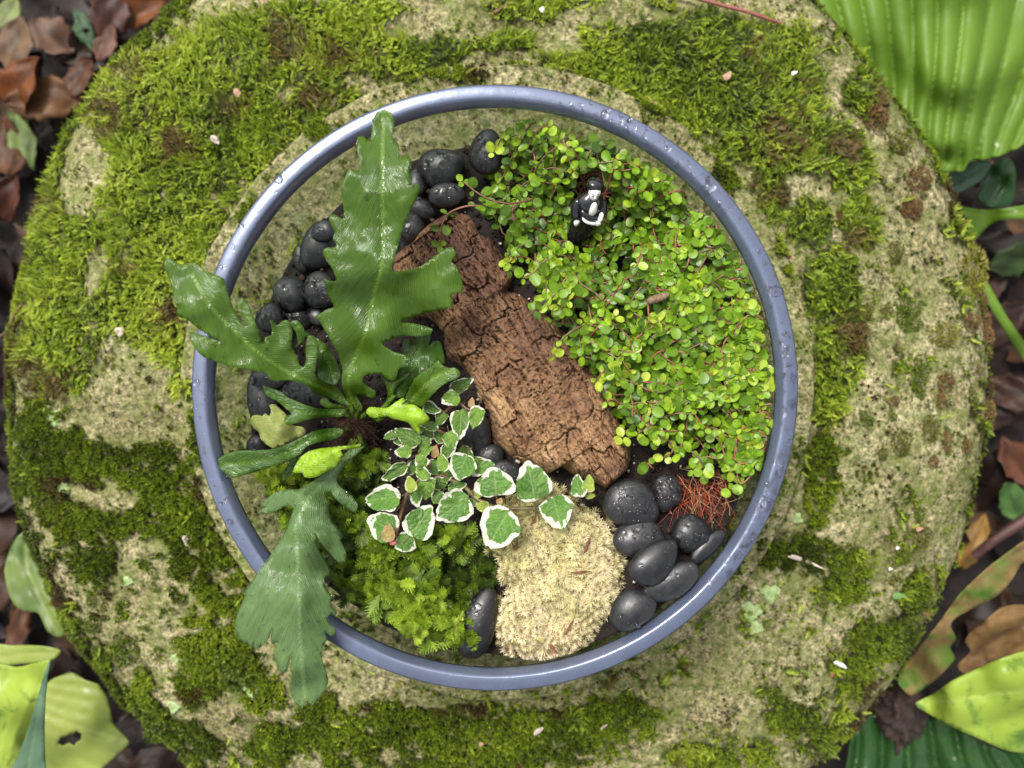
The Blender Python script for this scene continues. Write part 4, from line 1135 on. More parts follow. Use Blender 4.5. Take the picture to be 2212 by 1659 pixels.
FIG = [  # u, v, length, width (picture px), tip angle, kind, z
 (*ZB(175,1120), 76, 50, 190, 'w', .095), (*ZB(175,1335), 66, 56, 150, 'w', .094), (*ZB(490,1300), 72, 60, 55, 'w', .096), (*ZB(745,1195), 78, 66, 218, 'w', .095),
 (*ZB(372,1480), 44, 38, -35, 'w', .093), (*ZB(1115,1365), 90, 78, 240, 'w', .100), (*ZB(1090,985), 60, 78, 95, 'w', .098), (*Z7(545,205), 80, 74, 100, 'w', .101),
 (*ZB(985,1180), 30, 25, 175, 'y', .095), (*ZB(960,1060), 34, 26, 255, 'y', .093), (*ZB(785,1020), 42, 24, 15, 'd', .090), (*ZB(820,865), 56, 52, 245, 'w', .094),
 (*ZB(975,850), 54, 38, 5, 'w', .091), (*ZB(665,825), 40, 27, 105, 'g', .093), (*ZB(490,815), 33, 31, 125, 'g', .094), (*ZB(345,740), 38, 27, 185, 'g', .092),
 (*ZB(735,650), 42, 33, 285, 'g', .095), (*ZB(810,515), 68, 44, 265, 'd', .091), (*ZB(935,460), 52, 33, 255, 'g', .095), (*ZB(725,310), 42, 36, 205, 'g', .093),
 (*ZB(820,195), 58, 30, 25, 'd', .090), (*ZB(580,385), 42, 28, -25, 'd', .086), (*ZB(560,530), 40, 20, 170, 'd', .088), (*ZB(380,615), 62, 38, 150, 'd', .089),
 (*ZB(520,660), 32, 32, 20, 'd', .088), (*ZB(270,905), 66, 30, 215, 'd', .090), (*ZB(405,1000), 36, 25, 105, 'y', .097), (*ZB(500,900), 42, 30, 130, 'g', .092),
 (*ZB(535,1030), 56, 40, 265, 'g', .090), (*ZB(625,1110), 32, 34, 230, 'd', .088), (*ZB(530,730), 36, 20, 30, 'g', .090), (*ZB(640,1000), 32, 30, 250, 'd', .085),
 (*ZB(240,610), 30, 20, 200, 'd', .085), (*ZB(605,735), 30, 16, 80, 'p', .092), (*Z7(720,420), 68, 62, 285, 'w', .098), (*Z7(862,238), 46, 30, 100, 'w', .096),
 (*Z7(930,222), 38, 27, 80, 'y', .097), (*Z7(942,300), 22, 18, -10, 'y', .094), (*ZB(225,1395), 40, 28, 85, 'p', .098), (*ZB(1130,1140), 16, 13, 60, 'p', .096),
 (*ZB(420,860), 36, 24, 60, 'd', .086), (*ZB(590,870), 34, 26, 300, 'w', .086), (*ZB(720,720), 40, 32, 40, 'd', .085), (*ZB(650,470), 36, 26, 240, 'd', .084),
 (*ZB(860,760), 40, 30, 330, 'd', .084), (*ZB(700,930), 40, 30, 20, 'd', .084), (*ZB(450,1110), 40, 26, 280, 'w', .088), (*ZB(560,590), 30, 24, 90, 'd', .083),
 (*ZB(900,1150), 26, 20, 200, 'g', .090), (*ZB(330,650), 34, 26, 320, 'd', .083), (*ZB(470,560), 34, 22, 10, 'd', .084), (*ZB(640,620), 34, 26, 150, 'd', .083),
 (*ZB(900,340), 22, 14, 80, 'p', .094)]
fg = P(*ZB(560, 880), .07)
fig = thing('variegated_fig', (fg[0], fg[1], .066), 'creeping fig vine with small green leaves edged in creamy white', 'vine')
fig_meshes = []
for q in range(5):
    V, T, m = fig_leaf(500 + q)
    fig_meshes.append((V, T, m))
g = np.random.default_rng(41)
_fmc = {}
for q, (u, v, L, Wd, ang, kd, z) in enumerate(FIG):
    vi = q % 5
    if (vi, kd) not in _fmc:
        V, T, m = fig_meshes[vi]
        me = np_mesh('fig_leaf', V, T, smooth=True, attrs={'m': m, 'vy': np.abs(V[:, 1]), 'vv': V[:, 0] * 30 - np.abs(V[:, 1]) * 26}); me.materials.append(FM[kd]); _fmc[(vi, kd)] = me
    d = (HC - z) / F
    o = link('fig_leaf', _fmc[(vi, kd)], None, None)
    o.parent = fig
    a = R(ang)
    M3 = rand_frames(np.array([a]), np.array([g.normal(0.05, .16)]), np.array([g.normal(0, .22)]))[0]
    L *= 1.08 if kd == 'w' else 1.0; Wd *= 1.12 if kd == 'w' else 1.0
    S = Matrix.Diagonal((L * d, Wd * d * 1.02, L * d, 1))
    cpos = np.array(P(u, v, z)) - M3[:, 0] * 0.5 * L * d - np.array(fig.location)
    Mm = Matrix.Translation(cpos) @ Matrix(M3.tolist()).to_4x4() @ S
    o.matrix_basis = Mm
m_fstem = simple_mat('fig_stem', (0.075, 0.036, 0.018), 0.5, (0.15, 0.075, 0.035), 300)
m_fstem2 = simple_mat('fig_stem_green', (0.13, 0.12, 0.035), 0.45, (0.11, 0.06, 0.03), 160)
for pts, r0, mt in (([(375,1080,.090),(345,1180,.091),(325,1260,.092),(300,1370,.093),(265,1478,.093)], .0011, m_fstem),
                    ([(720,960,.084),(640,930,.084),(560,960,.086),(450,1010,.088),(375,1080,.090)], .0010, m_fstem),
                    ([(720,960,.084),(850,1030,.088),(930,1110,.091),(1060,1182,.093),(1200,1200,.0945),(1400,1195,.095),(1560,1180,.095),(1870,1065,.093)], .0011, m_fstem2),
                    ([(640,680,.082),(700,600,.086),(650,575,.088),(570,540,.087)], .0008, m_fstem),
                    ([(690,420,.084),(780,335,.089),(860,392,.091),(950,408,.092)], .0009, m_fstem),
                    ([(600,760,.084),(560,850,.086),(480,960,.087),(375,1080,.089)], .0008, m_fstem),
                    ([(640,680,.080),(520,740,.085),(400,790,.087)], .0007, m_fstem)):
    w = np.array([P(*ZB(a, b_), z) for a, b_, z in pts]); w = crom(w, .002)
    V, Q = tube(w, np.linspace(r0, r0 * .65, len(w)), 6)
    part('stem', np_mesh('stem', V, Q, smooth=True), mt, fig)
V, Q = pebble_mesh(44, .0016, .0014, .0014, 0, 10, 6)
part('bud', np_mesh('bud', V + np.array(P(*ZB(265, 1475), .095)), Q, smooth=True), simple_mat('fig_bud', (0.42, 0.13, 0.09), .4), fig)

# ================================================================ round-leaved creeper
CRE = [(1085,232),(1180,228),(1300,250),(1440,340),(1560,470),(1650,620),(1700,780),(1696,900),(1650,1010),(1590,1010),(1500,985),(1400,975),(1345,900),(1300,820),(1262,775),(1215,715),(1165,655),(1130,600),(1095,535),(1050,475),(1030,430),(1045,380),(1078,300)]
cr = P(1420, 620, .07)
creeper = thing('round_leaved_creeper', (cr[0], cr[1], .066), 'dense creeper with tiny round lime-green leaves and reddish stems on the right', 'creeping plant')
def round_leaf(seed, ns=10):
    g = np.random.default_rng(seed); V = [[.5, 0, 0.0]]; ph = g.random(3) * 6.28
    asp = (.95, .80, .88, .72)[seed % 4]
    for r_ in (0.55, 1.0):
        for s in range(ns):
            a = 2 * math.pi * s / ns
            k = r_ * (1 + .04 * math.sin(2 * a + ph[0]))
            V.append([.5 + .5 * k * math.cos(a), .5 * asp * k * math.sin(a), 0])
    V = np.array(V)
    V[:, 2] = (0.12 + .22 * (seed % 2)) * np.abs(V[:, 1]) + .10 * ((V[:, 0] - .5) ** 2 + V[:, 1] ** 2) * (1 if seed % 3 else -1.6) - .10 * np.clip(V[:, 0] - .5, 0, 1) ** 2
    T = [[0, 1 + s, 1 + (s + 1) % ns] for s in range(ns)]
    for s in range(ns):
        a, b_ = 1 + s, 1 + (s + 1) % ns
        T += [[a, a + ns, b_ + ns], [a, b_ + ns, b_]]
    return V, np.array(T)
rl = [round_leaf(q) for q in range(4)]
g = np.random.default_rng(57)
def canopy(x, y):
    return soil_z(x, y) + .013 * sstep(.090, .116, np.hypot(x - BX, y - BY)) * sstep(-.02, .03, x - BX) + 0.004 + 0.021 * sstep(.25, .75, fbm(x * 55 + 2, y * 55 + 8, 3, 19))
stems = []
cnt = 0
while cnt < 560:
    u, v = g.uniform(1030, 1700), g.uniform(228, 1010)
    if not in_poly(np.array([u]), np.array([v]), CRE)[0]: continue
    if fbm(np.array([u / 48.]), np.array([v / 48.]), 3, 23)[0] < 0.425: continue
    x, y, _z = P(u, v, .085)
    a = g.random() * 6.28; layer = g.random() ** 1.1
    npt = g.integers(4, 10); pts = []
    for k_ in range(npt):
        zz_ = float(canopy(np.array(x), np.array(y)))
        sz = float(soil_z(np.array(x), np.array(y)))
        pts.append((x, y, min(.0935, sz + 0.002 + (zz_ - sz) * layer + .0016 * k_ * layer)))
        a += g.normal(0, .45); st = g.uniform(.0030, .0046)
        x += math.cos(a) * st; y += math.sin(a) * st
        if math.hypot(x - BX, y - BY) > WI - .004: a += 1.6; x += (BX - x) * .03; y += (BY - y) * .03
    pts = np.array(pts)
    uu, vv = UV(pts[:, 0], pts[:, 1], pts[:, 2])
    inside = in_poly(uu, vv, CRE)
    if inside.mean() < .75: continue
    stems.append((pts, 1.0)); cnt += 1
for q in ([(1275,700,.087),(1240,712,.090),(1212,735,.091),(1197,768,.089)], [(1240,605,.090),(1205,632,.094),(1172,655,.094),(1130,692,.091)], [(1150,430,.086),(1100,440,.090),(1045,425,.090),(1000,392,.088)],
          [(1050,445,.088),(1005,446,.089),(968,462,.088),(952,495,.086),(950,530,.083)], [(1345,812,.090),(1300,806,.093),(1290,822,.092)], [(1345,880,.090),(1325,862,.094),(1312,868,.092)],
          [(1180,560,.090),(1150,590,.093),(1130,600,.091)], [(1400,1000,.088),(1408,1010,.090)], [(1350,930,.088),(1345,945,.091)], [(1090,305,.080),(1080,300,.086),(1068,330,.088)], [(1475,960,.090),(1510,990,.094),(1520,1010,.092)],
          [(1590,1010,.090),(1600,1045,.092),(1630,1020,.093)], [(1600,1060,.09),(1580,1060,.092)]):
    stems.append((crom(np.array([P(*t) for t in q]), .004), 1.1))
LP, LM, LS, LC, LV = [], [], [], [], []
stem_parts = []
for pts, sc0 in stems:
    tg = np.gradient(pts, axis=0); tg /= np.linalg.norm(tg, axis=1, keepdims=True) + 1e-9
    sp = crom(pts, .0015)
    V, Q = tube(sp, np.linspace(.00048, .00030, len(sp)), 4)
    t_ = g.random()
    c_ = np.array([0.30, 0.085, 0.06]) * (1 - t_) + np.array([0.21, 0.14, 0.075]) * t_
    stem_parts.append((V, Q, np.tile(c_ * g.uniform(.6, 1.15), (len(V), 1))))
    tone = g.normal(.5, .17)
    for k_ in range(len(pts)):
        if g.random() < .10: continue
        az0 = math.atan2(tg[k_, 1], tg[k_, 0]) + math.pi / 2 * (k_ % 2) * g.uniform(.3, 1) + g.normal(0, .35)
        tip = k_ == len(pts) - 1
        for sg in ((0, 1, 2) if tip else (0, 1)):
            az = az0 + (math.pi / 2 if not tip else 0) + sg * (math.pi if not tip else 2.09) + g.normal(0, .25)
            d = np.array([math.cos(az), math.sin(az), g.normal(.12, .3)])
            nrm = np.array([g.normal(0, .5), g.normal(0, .5), 1.0])
            M3 = rot_frames(d[None], nrm[None])[0]
            LP.append(pts[k_] + d * .0004); LM.append(M3)
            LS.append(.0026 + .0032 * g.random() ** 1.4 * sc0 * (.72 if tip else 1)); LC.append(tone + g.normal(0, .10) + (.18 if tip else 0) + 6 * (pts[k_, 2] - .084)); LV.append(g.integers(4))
LP, LM, LS, LC, LV = map(np.array, (LP, LM, LS, LC, LV))
# leave room for the figurine and stay inside the glass
cu, cv = UV(LP[:, 0] + LM[:, 0, 0] * LS * .5, LP[:, 1] + LM[:, 1, 0] * LS * .5, LP[:, 2])
keep = ~((((cu - 1277) / 44) ** 2 + ((cv - 432) / 66) ** 2 < 1))
tipx, tipy = LP[:, 0] + LM[:, 0, 0] * LS, LP[:, 1] + LM[:, 1, 0] * LS
keep &= np.hypot(tipx - BX, tipy - BY) < WI - .0012
LP, LM, LS, LC, LV = LP[keep], LM[keep], LS[keep], LC[keep], LV[keep]
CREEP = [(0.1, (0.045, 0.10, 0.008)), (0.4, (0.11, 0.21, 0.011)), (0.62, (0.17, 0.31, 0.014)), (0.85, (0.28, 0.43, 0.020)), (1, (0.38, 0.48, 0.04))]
m_creep = vcol_leaf_mat('creeper_leaf', 0.36, 0.28, 0.4, 420, .34)
order = np.argsort(-(LP[:, 2] + .004 * LM[:, 2, 2] + LS * .5))
big, rest = order[:300], order[300:]
_cm = {}
loc = np.array(creeper.location)
for q in big:
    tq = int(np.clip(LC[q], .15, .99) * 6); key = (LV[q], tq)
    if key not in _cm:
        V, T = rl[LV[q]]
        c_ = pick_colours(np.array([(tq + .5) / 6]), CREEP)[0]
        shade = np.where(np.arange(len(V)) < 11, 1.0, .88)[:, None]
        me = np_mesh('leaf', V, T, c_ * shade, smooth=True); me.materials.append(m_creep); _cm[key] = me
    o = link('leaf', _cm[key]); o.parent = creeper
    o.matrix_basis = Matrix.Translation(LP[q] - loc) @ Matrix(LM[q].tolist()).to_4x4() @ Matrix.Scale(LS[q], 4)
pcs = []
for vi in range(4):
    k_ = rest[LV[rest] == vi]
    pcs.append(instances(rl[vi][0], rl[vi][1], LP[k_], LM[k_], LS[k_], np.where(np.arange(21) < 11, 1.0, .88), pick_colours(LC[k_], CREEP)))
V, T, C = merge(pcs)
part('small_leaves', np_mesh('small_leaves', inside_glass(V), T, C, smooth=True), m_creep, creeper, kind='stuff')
V, Q, C = merge(stem_parts)
m_cstem = vcol_leaf_mat('creeper_stem', .45, 0, .4)
part('stems', np_mesh('creeper_stems', inside_glass(V), Q, C, smooth=True), m_cstem, creeper, kind='stuff')
print('creeper leaves', len(LP))
# exposed red roots at its lower edge
pcs = []
for q in range(170):
    u0, v0 = g.uniform(1455, 1612), g.normal(1045, 16)
    if g.random() < .4:
        u0 = g.normal(1512, 26)
    u1, v1 = u0 + g.normal(24, 34), v0 + g.uniform(20, 120)
    z0, z1 = .080 + g.normal(0, .002), .083 + g.normal(0, .004)
    n_ = 7; t_ = np.linspace(0, 1, n_)
    U_ = u0 + (u1 - u0) * t_ + g.normal(0, 20) * np.sin(t_ * 3.1) + np.cumsum(g.normal(0, 3.6, n_))
    V_ = v0 + (v1 - v0) * t_ + g.normal(0, 6) * np.sin(t_ * 3.1)
    w = PA(U_, V_, z0 + (z1 - z0) * t_ + .003 * np.sin(t_ * 3.1))
    rr_ = np.hypot(w[:, 0] - BX, w[:, 1] - BY).max()
    if rr_ > WI - .001: continue
    c_ = np.array([.40, .075, .028]) if g.random() < .8 else np.array([.55, .38, .20])
    V, Q = tube(w, np.linspace(.00016, .00008, n_), 3)
    pcs.append((V, Q, np.tile(c_ * g.uniform(.45, 1.1), (len(V), 1))))
V, Q, C = merge(pcs)
part('red_roots', np_mesh('red_roots', V, Q, C), m_cstem, creeper, kind='stuff', label='tangle of thin bare orange-red roots hanging over the pebbles')

# ================================================================ feathery moss inside the bowl
FMP = [(548,1060),(590,1010),(680,1030),(745,975),(800,985),(835,1010),(800,1060),(775,1100),(800,1165),(880,1165),(940,1150),(1010,1160),(1050,1190),(1062,1238),(1045,1285),(1050,1310),(1010,1345),(1015,1425),(975,1455),(900,1445),(830,1410),(760,1350),(715,1310),(690,1290),(600,1220),(552,1160),(550,1110)]
def frond():
    V, T, C, o = [], [], [], 0
    def add(sc, ang, ox):
        nonlocal o
        v, t_, c = leaflet_shoot(8, 1.0, .30, .12, .105)
        ca, sa = math.cos(ang), math.sin(ang)
        v = v * sc; v = np.stack([v[:, 0] * ca - v[:, 1] * sa + ox, v[:, 0] * sa + v[:, 1] * ca, v[:, 2] + .1 * ox * ox], -1)
        V.append(v); T.append(t_ + o); C.append(c); o += len(v)
    add(1.0, 0, 0)
    for s, k_ in ((.2, .42), (.38, .46), (.56, .40), (.72, .28)):
        add(k_, .8, s); add(k_ * .9, -.85, s + .06)
    return np.concatenate(V), np.concatenate(T), np.concatenate(C)
pv, pt, pc = frond()
g = np.random.default_rng(63)
u = g.uniform(540, 1075, 11000); v = g.uniform(960, 1460, 11000)
k_ = in_poly(u, v, FMP); u, v = u[k_], v[k_]
dark = fbm(u / 60 + 4, v / 60, 3, 29)
hgt = .004 + .020 * sstep(.3, .75, fbm(u / 75, v / 75, 3, 27))
x, y, _ = np.moveaxis(PA(u, v, np.full(len(u), .085)), -1, 0)
dk = np.exp(-((u - 1010) / 75) ** 2 - ((v - 1215) / 45) ** 2)            # the hollow beside the pale moss
hgt = hgt * (1 - .75 * dk) + .010 * sstep(1310, 1420, v) + .008 * sstep(640, 570, u)
base = soil_base(x, y)
keep = (np.hypot(x - BX, y - BY) < WI - .004) & (g.random(len(x)) > dk * .75)
u, v, hgt, base, dark = u[keep], v[keep], hgt[keep], base[keep], dark[keep]
z = base + hgt * g.uniform(.35, 1, len(u))
pos = PA(u, v, z)
ok = np.hypot(pos[:, 0] - BX, pos[:, 1] - BY) < WI - .006
pos, u, v, hgt, dark = pos[ok], u[ok], v[ok], hgt[ok], dark[ok]
az = g.random(len(u)) * 6.28; el = np.clip(g.normal(.35, .35, len(u)), -.2, 1.2)
toC = np.arctan2(BY - pos[:, 1], BX - pos[:, 0]); nearw = np.hypot(pos[:, 0] - BX, pos[:, 1] - BY) > WI - .016
az = np.where(nearw, toC + g.normal(0, 1.0, len(u)), az)
M = rand_frames(az, el, g.normal(0, .4, len(u)))
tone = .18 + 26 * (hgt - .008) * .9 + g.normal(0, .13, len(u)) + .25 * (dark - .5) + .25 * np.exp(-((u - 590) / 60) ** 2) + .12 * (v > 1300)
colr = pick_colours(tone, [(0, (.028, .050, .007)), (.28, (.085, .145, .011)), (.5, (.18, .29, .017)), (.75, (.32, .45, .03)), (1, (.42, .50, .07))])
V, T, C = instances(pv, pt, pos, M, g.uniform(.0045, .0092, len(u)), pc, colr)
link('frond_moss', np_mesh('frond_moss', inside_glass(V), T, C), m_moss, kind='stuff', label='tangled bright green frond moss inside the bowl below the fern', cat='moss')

# ================================================================ pale cushion moss
PMP = [(1048,1185),(1060,1120),(1085,1085),(1125,1058),(1185,1045),(1235,1070),(1265,1100),(1308,1118),(1335,1165),(1354,1215),(1345,1280),(1325,1325),(1300,1345),(1275,1385),(1245,1412),(1205,1432),(1170,1442),(1125,1425),(1082,1395),(1072,1345),(1078,1300),(1098,1270),(1065,1250),(1078,1215)]
Bp = crom_closed(PMP, 6)
g = np.random.default_rng(71)
u = g.uniform(1040, 1365, 9000); v = g.uniform(1040, 1450, 9000)
k_ = in_poly(u, v, Bp); u, v = u[k_], v[k_]
acc = []
for q in range(len(u)):
    if all((u[q] - u[w_]) ** 2 + (v[q] - v[w_]) ** 2 > 8.6 ** 2 for w_ in acc): acc.append(q)
u, v = u[acc], v[acc]
def edge_d(u, v): return np.sqrt(((u[:, None] - Bp[None, :, 0]) ** 2 + (v[:, None] - Bp[None, :, 1]) ** 2).min(1))
def pale_z(u, v):
    d = edge_d(u, v)
    x, y, _ = np.moveaxis(PA(u, v, np.full(len(u), .085)), -1, 0)
    base = soil_base(x, y) - .003
    return base + .017 * np.sqrt(np.clip(1 - (1 - np.clip(d / 60, 0, 1)) ** 2, 0, 1)) + .006 * (fbm(u / 30, v / 30, 3, 11) - .5) * np.clip(d / 20, 0, 1)
z = pale_z(u, v); e = 2.0
zx = (pale_z(u + e, v) - pale_z(u - e, v)) / (2 * e * .2e-3); zy = -(pale_z(u, v + e) - pale_z(u, v - e)) / (2 * e * .2e-3)
nrm = np.stack([-zx, -zy, np.ones(len(u))], -1); nrm /= np.linalg.norm(nrm, axis=1, keepdims=True)
nrm += g.normal(0, .22, nrm.shape)
M = zup_frames(nrm); rl_ = g.random(len(u)) * 6.28
c_, s_ = np.cos(rl_)[:, None], np.sin(rl_)[:, None]
M = np.stack([M[:, :, 0] * c_ + M[:, :, 1] * s_, -M[:, :, 0] * s_ + M[:, :, 1] * c_, M[:, :, 2]], -1)
def slender_star(nb=22):
    V, T, pc = [], [], []
    for q in range(nb):
        a = q * 2.399; el = .25 + .75 * (q / nb) ** .8
        dh = math.sqrt(max(0, 1 - el * el)) * .95
        tip = np.array([math.cos(a) * dh, math.sin(a) * dh, el]); s = np.array([-math.sin(a), math.cos(a), 0]) * .075
        mid_ = tip * .5 + (0, 0, .10); i0 = len(V)
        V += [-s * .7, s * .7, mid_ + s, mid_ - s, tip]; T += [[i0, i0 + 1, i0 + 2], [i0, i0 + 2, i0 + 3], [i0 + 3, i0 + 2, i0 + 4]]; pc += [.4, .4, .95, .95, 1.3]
    return np.array(V), np.array(T), np.array(pc)
pv, pt, pc = slender_star()
tone = .55 + .0010 * (v - 1240) + .55 * (fbm(u / 55, v / 55, 3, 33) - .5) + g.normal(0, .10, len(u))
colr = pick_colours(tone, [(0, (.52, .52, .18)), (.3, (.72, .67, .33)), (.6, (.84, .75, .46)), (.85, (.88, .76, .52)), (1, (.84, .68, .48))])
colr = colr * g.uniform(.75, 1.08, (len(u), 1))
V, T, C = instances(pv, pt, PA(u, v, z - .0008), M, g.uniform(.0026, .0039, len(u)), pc, colr)
m_pale = vcol_leaf_mat('pale_moss', .6, .3, .25, 500, .15)
pale = P(1205, 1240, .07)
pm = thing('pale_cushion_moss', (pale[0], pale[1], .066), 'rounded cushion of pale cream-yellow moss at the near side of the bowl', 'moss cushion')
part('moss_tips', np_mesh('moss_tips', inside_glass(V), T, C), m_pale, pm, kind='stuff')
gu, gv = np.meshgrid(np.arange(1045, 1360, 8.), np.arange(1040, 1450, 8.)); gp = np.stack([gu.ravel(), gv.ravel()], -1)
gp = gp[in_poly(gp[:, 0], gp[:, 1], Bp)]; gp = gp[edge_d(gp[:, 0], gp[:, 1]) > 4]
Bq = Bp
vs_, es_, fs_, *_r = delaunay_2d_cdt([Vector((p[0], -p[1])) for p in np.vstack([Bq, gp])], [], [list(range(len(Bq)))], 1, 1e-4)
U_ = np.array([p.x for p in vs_]); V_ = -np.array([p.y for p in vs_])
part('moss_body', np_mesh('moss_body', inside_glass(PA(U_, V_, pale_z(U_, V_) - .0012), .003), np.array([f for f in fs_ if len(f) == 3]), smooth=True), simple_mat('pale_moss_body', (.30, .26, .09), .9, (.40, .34, .14), 300), pm)
m_bit = simple_mat('bark_bit', (.10, .03, .015), .7, (.2, .06, .03), 300)
for (a, b_, an, L) in ((560, 460, 70, .006), (920, 640, 70, .008), (880, 820, 5, .008), (800, 1190, 60, .008), (690, 1330, -50, .007), (440, 640, 70, .005)):
    u_, v_ = Z7(a, b_); zc = float(pale_z(np.array([u_]), np.array([v_]))[0]) + .0022
    p0 = np.array(P(u_, v_, zc)); d = np.array([math.cos(R(an)), math.sin(R(an)), .05]) * L / 2
    V, Q = tube([p0 - d, p0 - d * .3 + (0, 0, .0004), p0 + d * .4, p0 + d], [.0002, .0006, .0005, .0001], 5)
    link('bark_chip', np_mesh('bark_chip', V, Q, smooth=True), m_bit, label='thin reddish-brown bark chip on the pale cushion moss, %s from its top' % {460: 'first', 640: 'third', 820: 'fourth', 1190: 'fifth', 1330: 'last'}[b_] if a != 440 else 'tiny reddish bark chip under the large white-edged leaf on the pale moss', cat='bark chip', group='bark chips on the pale moss')

# ================================================================ ceramic figurine
ft = Vector(P(1256, 500, .076))
tilt = R(38); dirxy = Vector((.24, .97, 0)).normalized()
ez = (dirxy * math.sin(tilt) + Vector((0, 0, math.cos(tilt)))).normalized()
ex = Vector((1, 0, 0)); ex = (ex - ez * ex.dot(ez)).normalized(); ey = ez.cross(ex)
rotz = Matrix.Rotation(R(8), 3, 'Z')
FMx = Matrix((ex, ey, ez)).transposed() @ rotz
figr = thing('ceramic_figurine', ft, 'small glossy black and white ceramic figurine in cap and robe among round leaves', 'figurine')
figr.rotation_euler = FMx.to_euler()
def glaze(name, c):
    m, nt, b = new_mat(name); b.inputs['Base Color'].default_value = (*c, 1); b.inputs['Roughness'].default_value = .12
    b.inputs['Coat Weight'].default_value = .6; n = noise_node(nt, 220, 2, .5, coord(nt)); bump(nt, n.outputs[0], .25, .0006, b); return m
m_blk, m_wht = glaze('black_glaze', (.008, .008, .009)), glaze('white_glaze', (.80, .78, .74))
MM = .001 * .82
def flathe(prof, sx=1, sy=1, cx=0, cy=0, seg=28, lean=0):
    prof = np.array(prof, float); a = np.arange(seg) * 2 * np.pi / seg; n_ = len(prof)
    V = np.stack([cx + sx * prof[:, None, 0] * np.cos(a), cy + sy * prof[:, None, 0] * np.sin(a) + lean * prof[:, None, 1], np.repeat(prof[:, 1:2], seg, 1)], -1).reshape(-1, 3) * MM
    i, j = np.meshgrid(np.arange(n_ - 1), np.arange(seg), indexing='ij'); i = i.ravel(); j = j.ravel(); j2 = (j + 1) % seg
    return V, np.stack([i * seg + j, i * seg + j2, (i + 1) * seg + j2, (i + 1) * seg + j], -1)
def fpart(name, VQ, mat, par=None):
    return link(name, np_mesh(name, VQ[0], VQ[1], smooth=True), mat, par or figr)
def ell(c, r, tap=0, rot=None):
    V, Q = pebble_mesh(1, 1, 1, 1, 0, 18, 12); V = V / 1.02
    V[:, 0] *= 1 + tap * V[:, 2]
    V = V * r
    if rot is not None: V = V @ np.array(Matrix.Rotation(R(rot), 3, 'Y')).T
    return (V + np.array(c)) * MM, Q
def ftube(p, r): 
    w = crom(np.array(p, float), .8); rr_ = np.interp(np.linspace(0, 1, len(w)), np.linspace(0, 1, len(r)), r)
    rr_[0] *= .3; rr_[-1] *= .3
    return tube(w * MM, rr_ * MM, 12)
fpart('robe', flathe([(0.1, -6), (6.6, -6), (7.0, -4.5), (7.2, 0), (7.0, 5), (6.3, 11), (6.4, 15), (7.0, 18.5), (7.0, 20.5), (6.2, 22.5), (4.6, 24.2), (3.0, 25.2), (2.2, 26), (0.1, 26.2)], 1.06, .86), m_blk)
fpart('sleeve', ftube([(-5.8, .5, 21.5), (-7.0, -.8, 18), (-7.0, -2.2, 14), (-6.2, -3.4, 11.5)], [2.2, 2.5, 2.6, 2.3]), m_blk)
fpart('sleeve', ftube([(5.8, .5, 21.5), (7.0, -1.2, 18.5), (6.8, -3.6, 15.8), (5.4, -5.4, 15)], [2.2, 2.5, 2.4, 2.0]), m_blk)
fpart('sleeve', ftube([(-4.8, -3.6, 18), (-3.0, -6.0, 16.6), (0.5, -6.8, 15.4), (3.6, -6.6, 15.4)], [1.5, 1.6, 1.5, 1.2]), m_blk)
fpart('shirt_front', ell((.5, -5.6, 20.2), (2.1, 1.7, 4.6), -.12), m_wht)
fpart('hand', ell((-5.9, -4.4, 9.8), (1.6, 1.3, 2.2), .35), m_wht)
fpart('forearm', ftube([(-4.0, -6.0, 15.0), (-2.0, -7.2, 13.4), (1.2, -7.6, 12.6), (3.6, -7.2, 12.4)], [.95, 1.0, 1.0, 1.25]), m_wht)
fpart('hand', ell((4.6, -6.9, 12.2), (2.0, 1.5, 1.7)), m_wht)
fpart('cuff', ftube([(6.0, -4.9, 17.8), (5.8, -6.0, 15.2), (5.0, -6.8, 13)], [1.25, 1.35, 1.5]), m_wht)
head = fpart('head', ell((.2, -1.4, 27.2), (3.2, 3.3, 4.2), .15), m_wht)
for sx_ in (-1, 1):
    fpart('eye', ell((.2 + sx_ * 1.25, -4.5, 27.6), (.46, .3, .38)), m_blk, head)
    fpart('eyebrow', ftube([(.2 + sx_ * .7, -4.6, 28.5), (.2 + sx_ * 1.4, -4.4, 28.9), (.2 + sx_ * 2.0, -3.9, 28.8)], [.12, .17, .12]), m_blk, head)
fpart('nose', ell((.2, -4.75, 26.7), (.45, .5, .8)), m_wht, head)
fpart('cap', flathe([(0.1, 29.2), (3.7, 29.2), (4.15, 29.6), (4.2, 30.3), (3.95, 30.9), (4.05, 31.5), (3.8, 32.3), (3.0, 32.9), (1.6, 33.3), (0.1, 33.4)], 1, 1, .2, .9), m_blk)

# dried catkin lying among the leaves
p0, p1 = np.array(P(1398, 652, .095)), np.array(P(1445, 636, .097))
w = np.array([p0 + (p1 - p0) * t_ for t_ in np.linspace(0, 1, 16)])
V, Q = tube(w, [.0006 + .0011 * math.sin(math.pi * min(1, t_ * 1.02 + .02)) ** .5 * (1 + .16 * (-1) ** k_) for k_, t_ in enumerate(np.linspace(0, 1, 16))], 8)
link('dried_catkin', np_mesh('dried_catkin', V, Q, smooth=True), simple_mat('catkin', (.10, .06, .035), .8, (.26, .17, .10), 700), label='small ribbed brown dried catkin among the round leaves', cat='catkin')
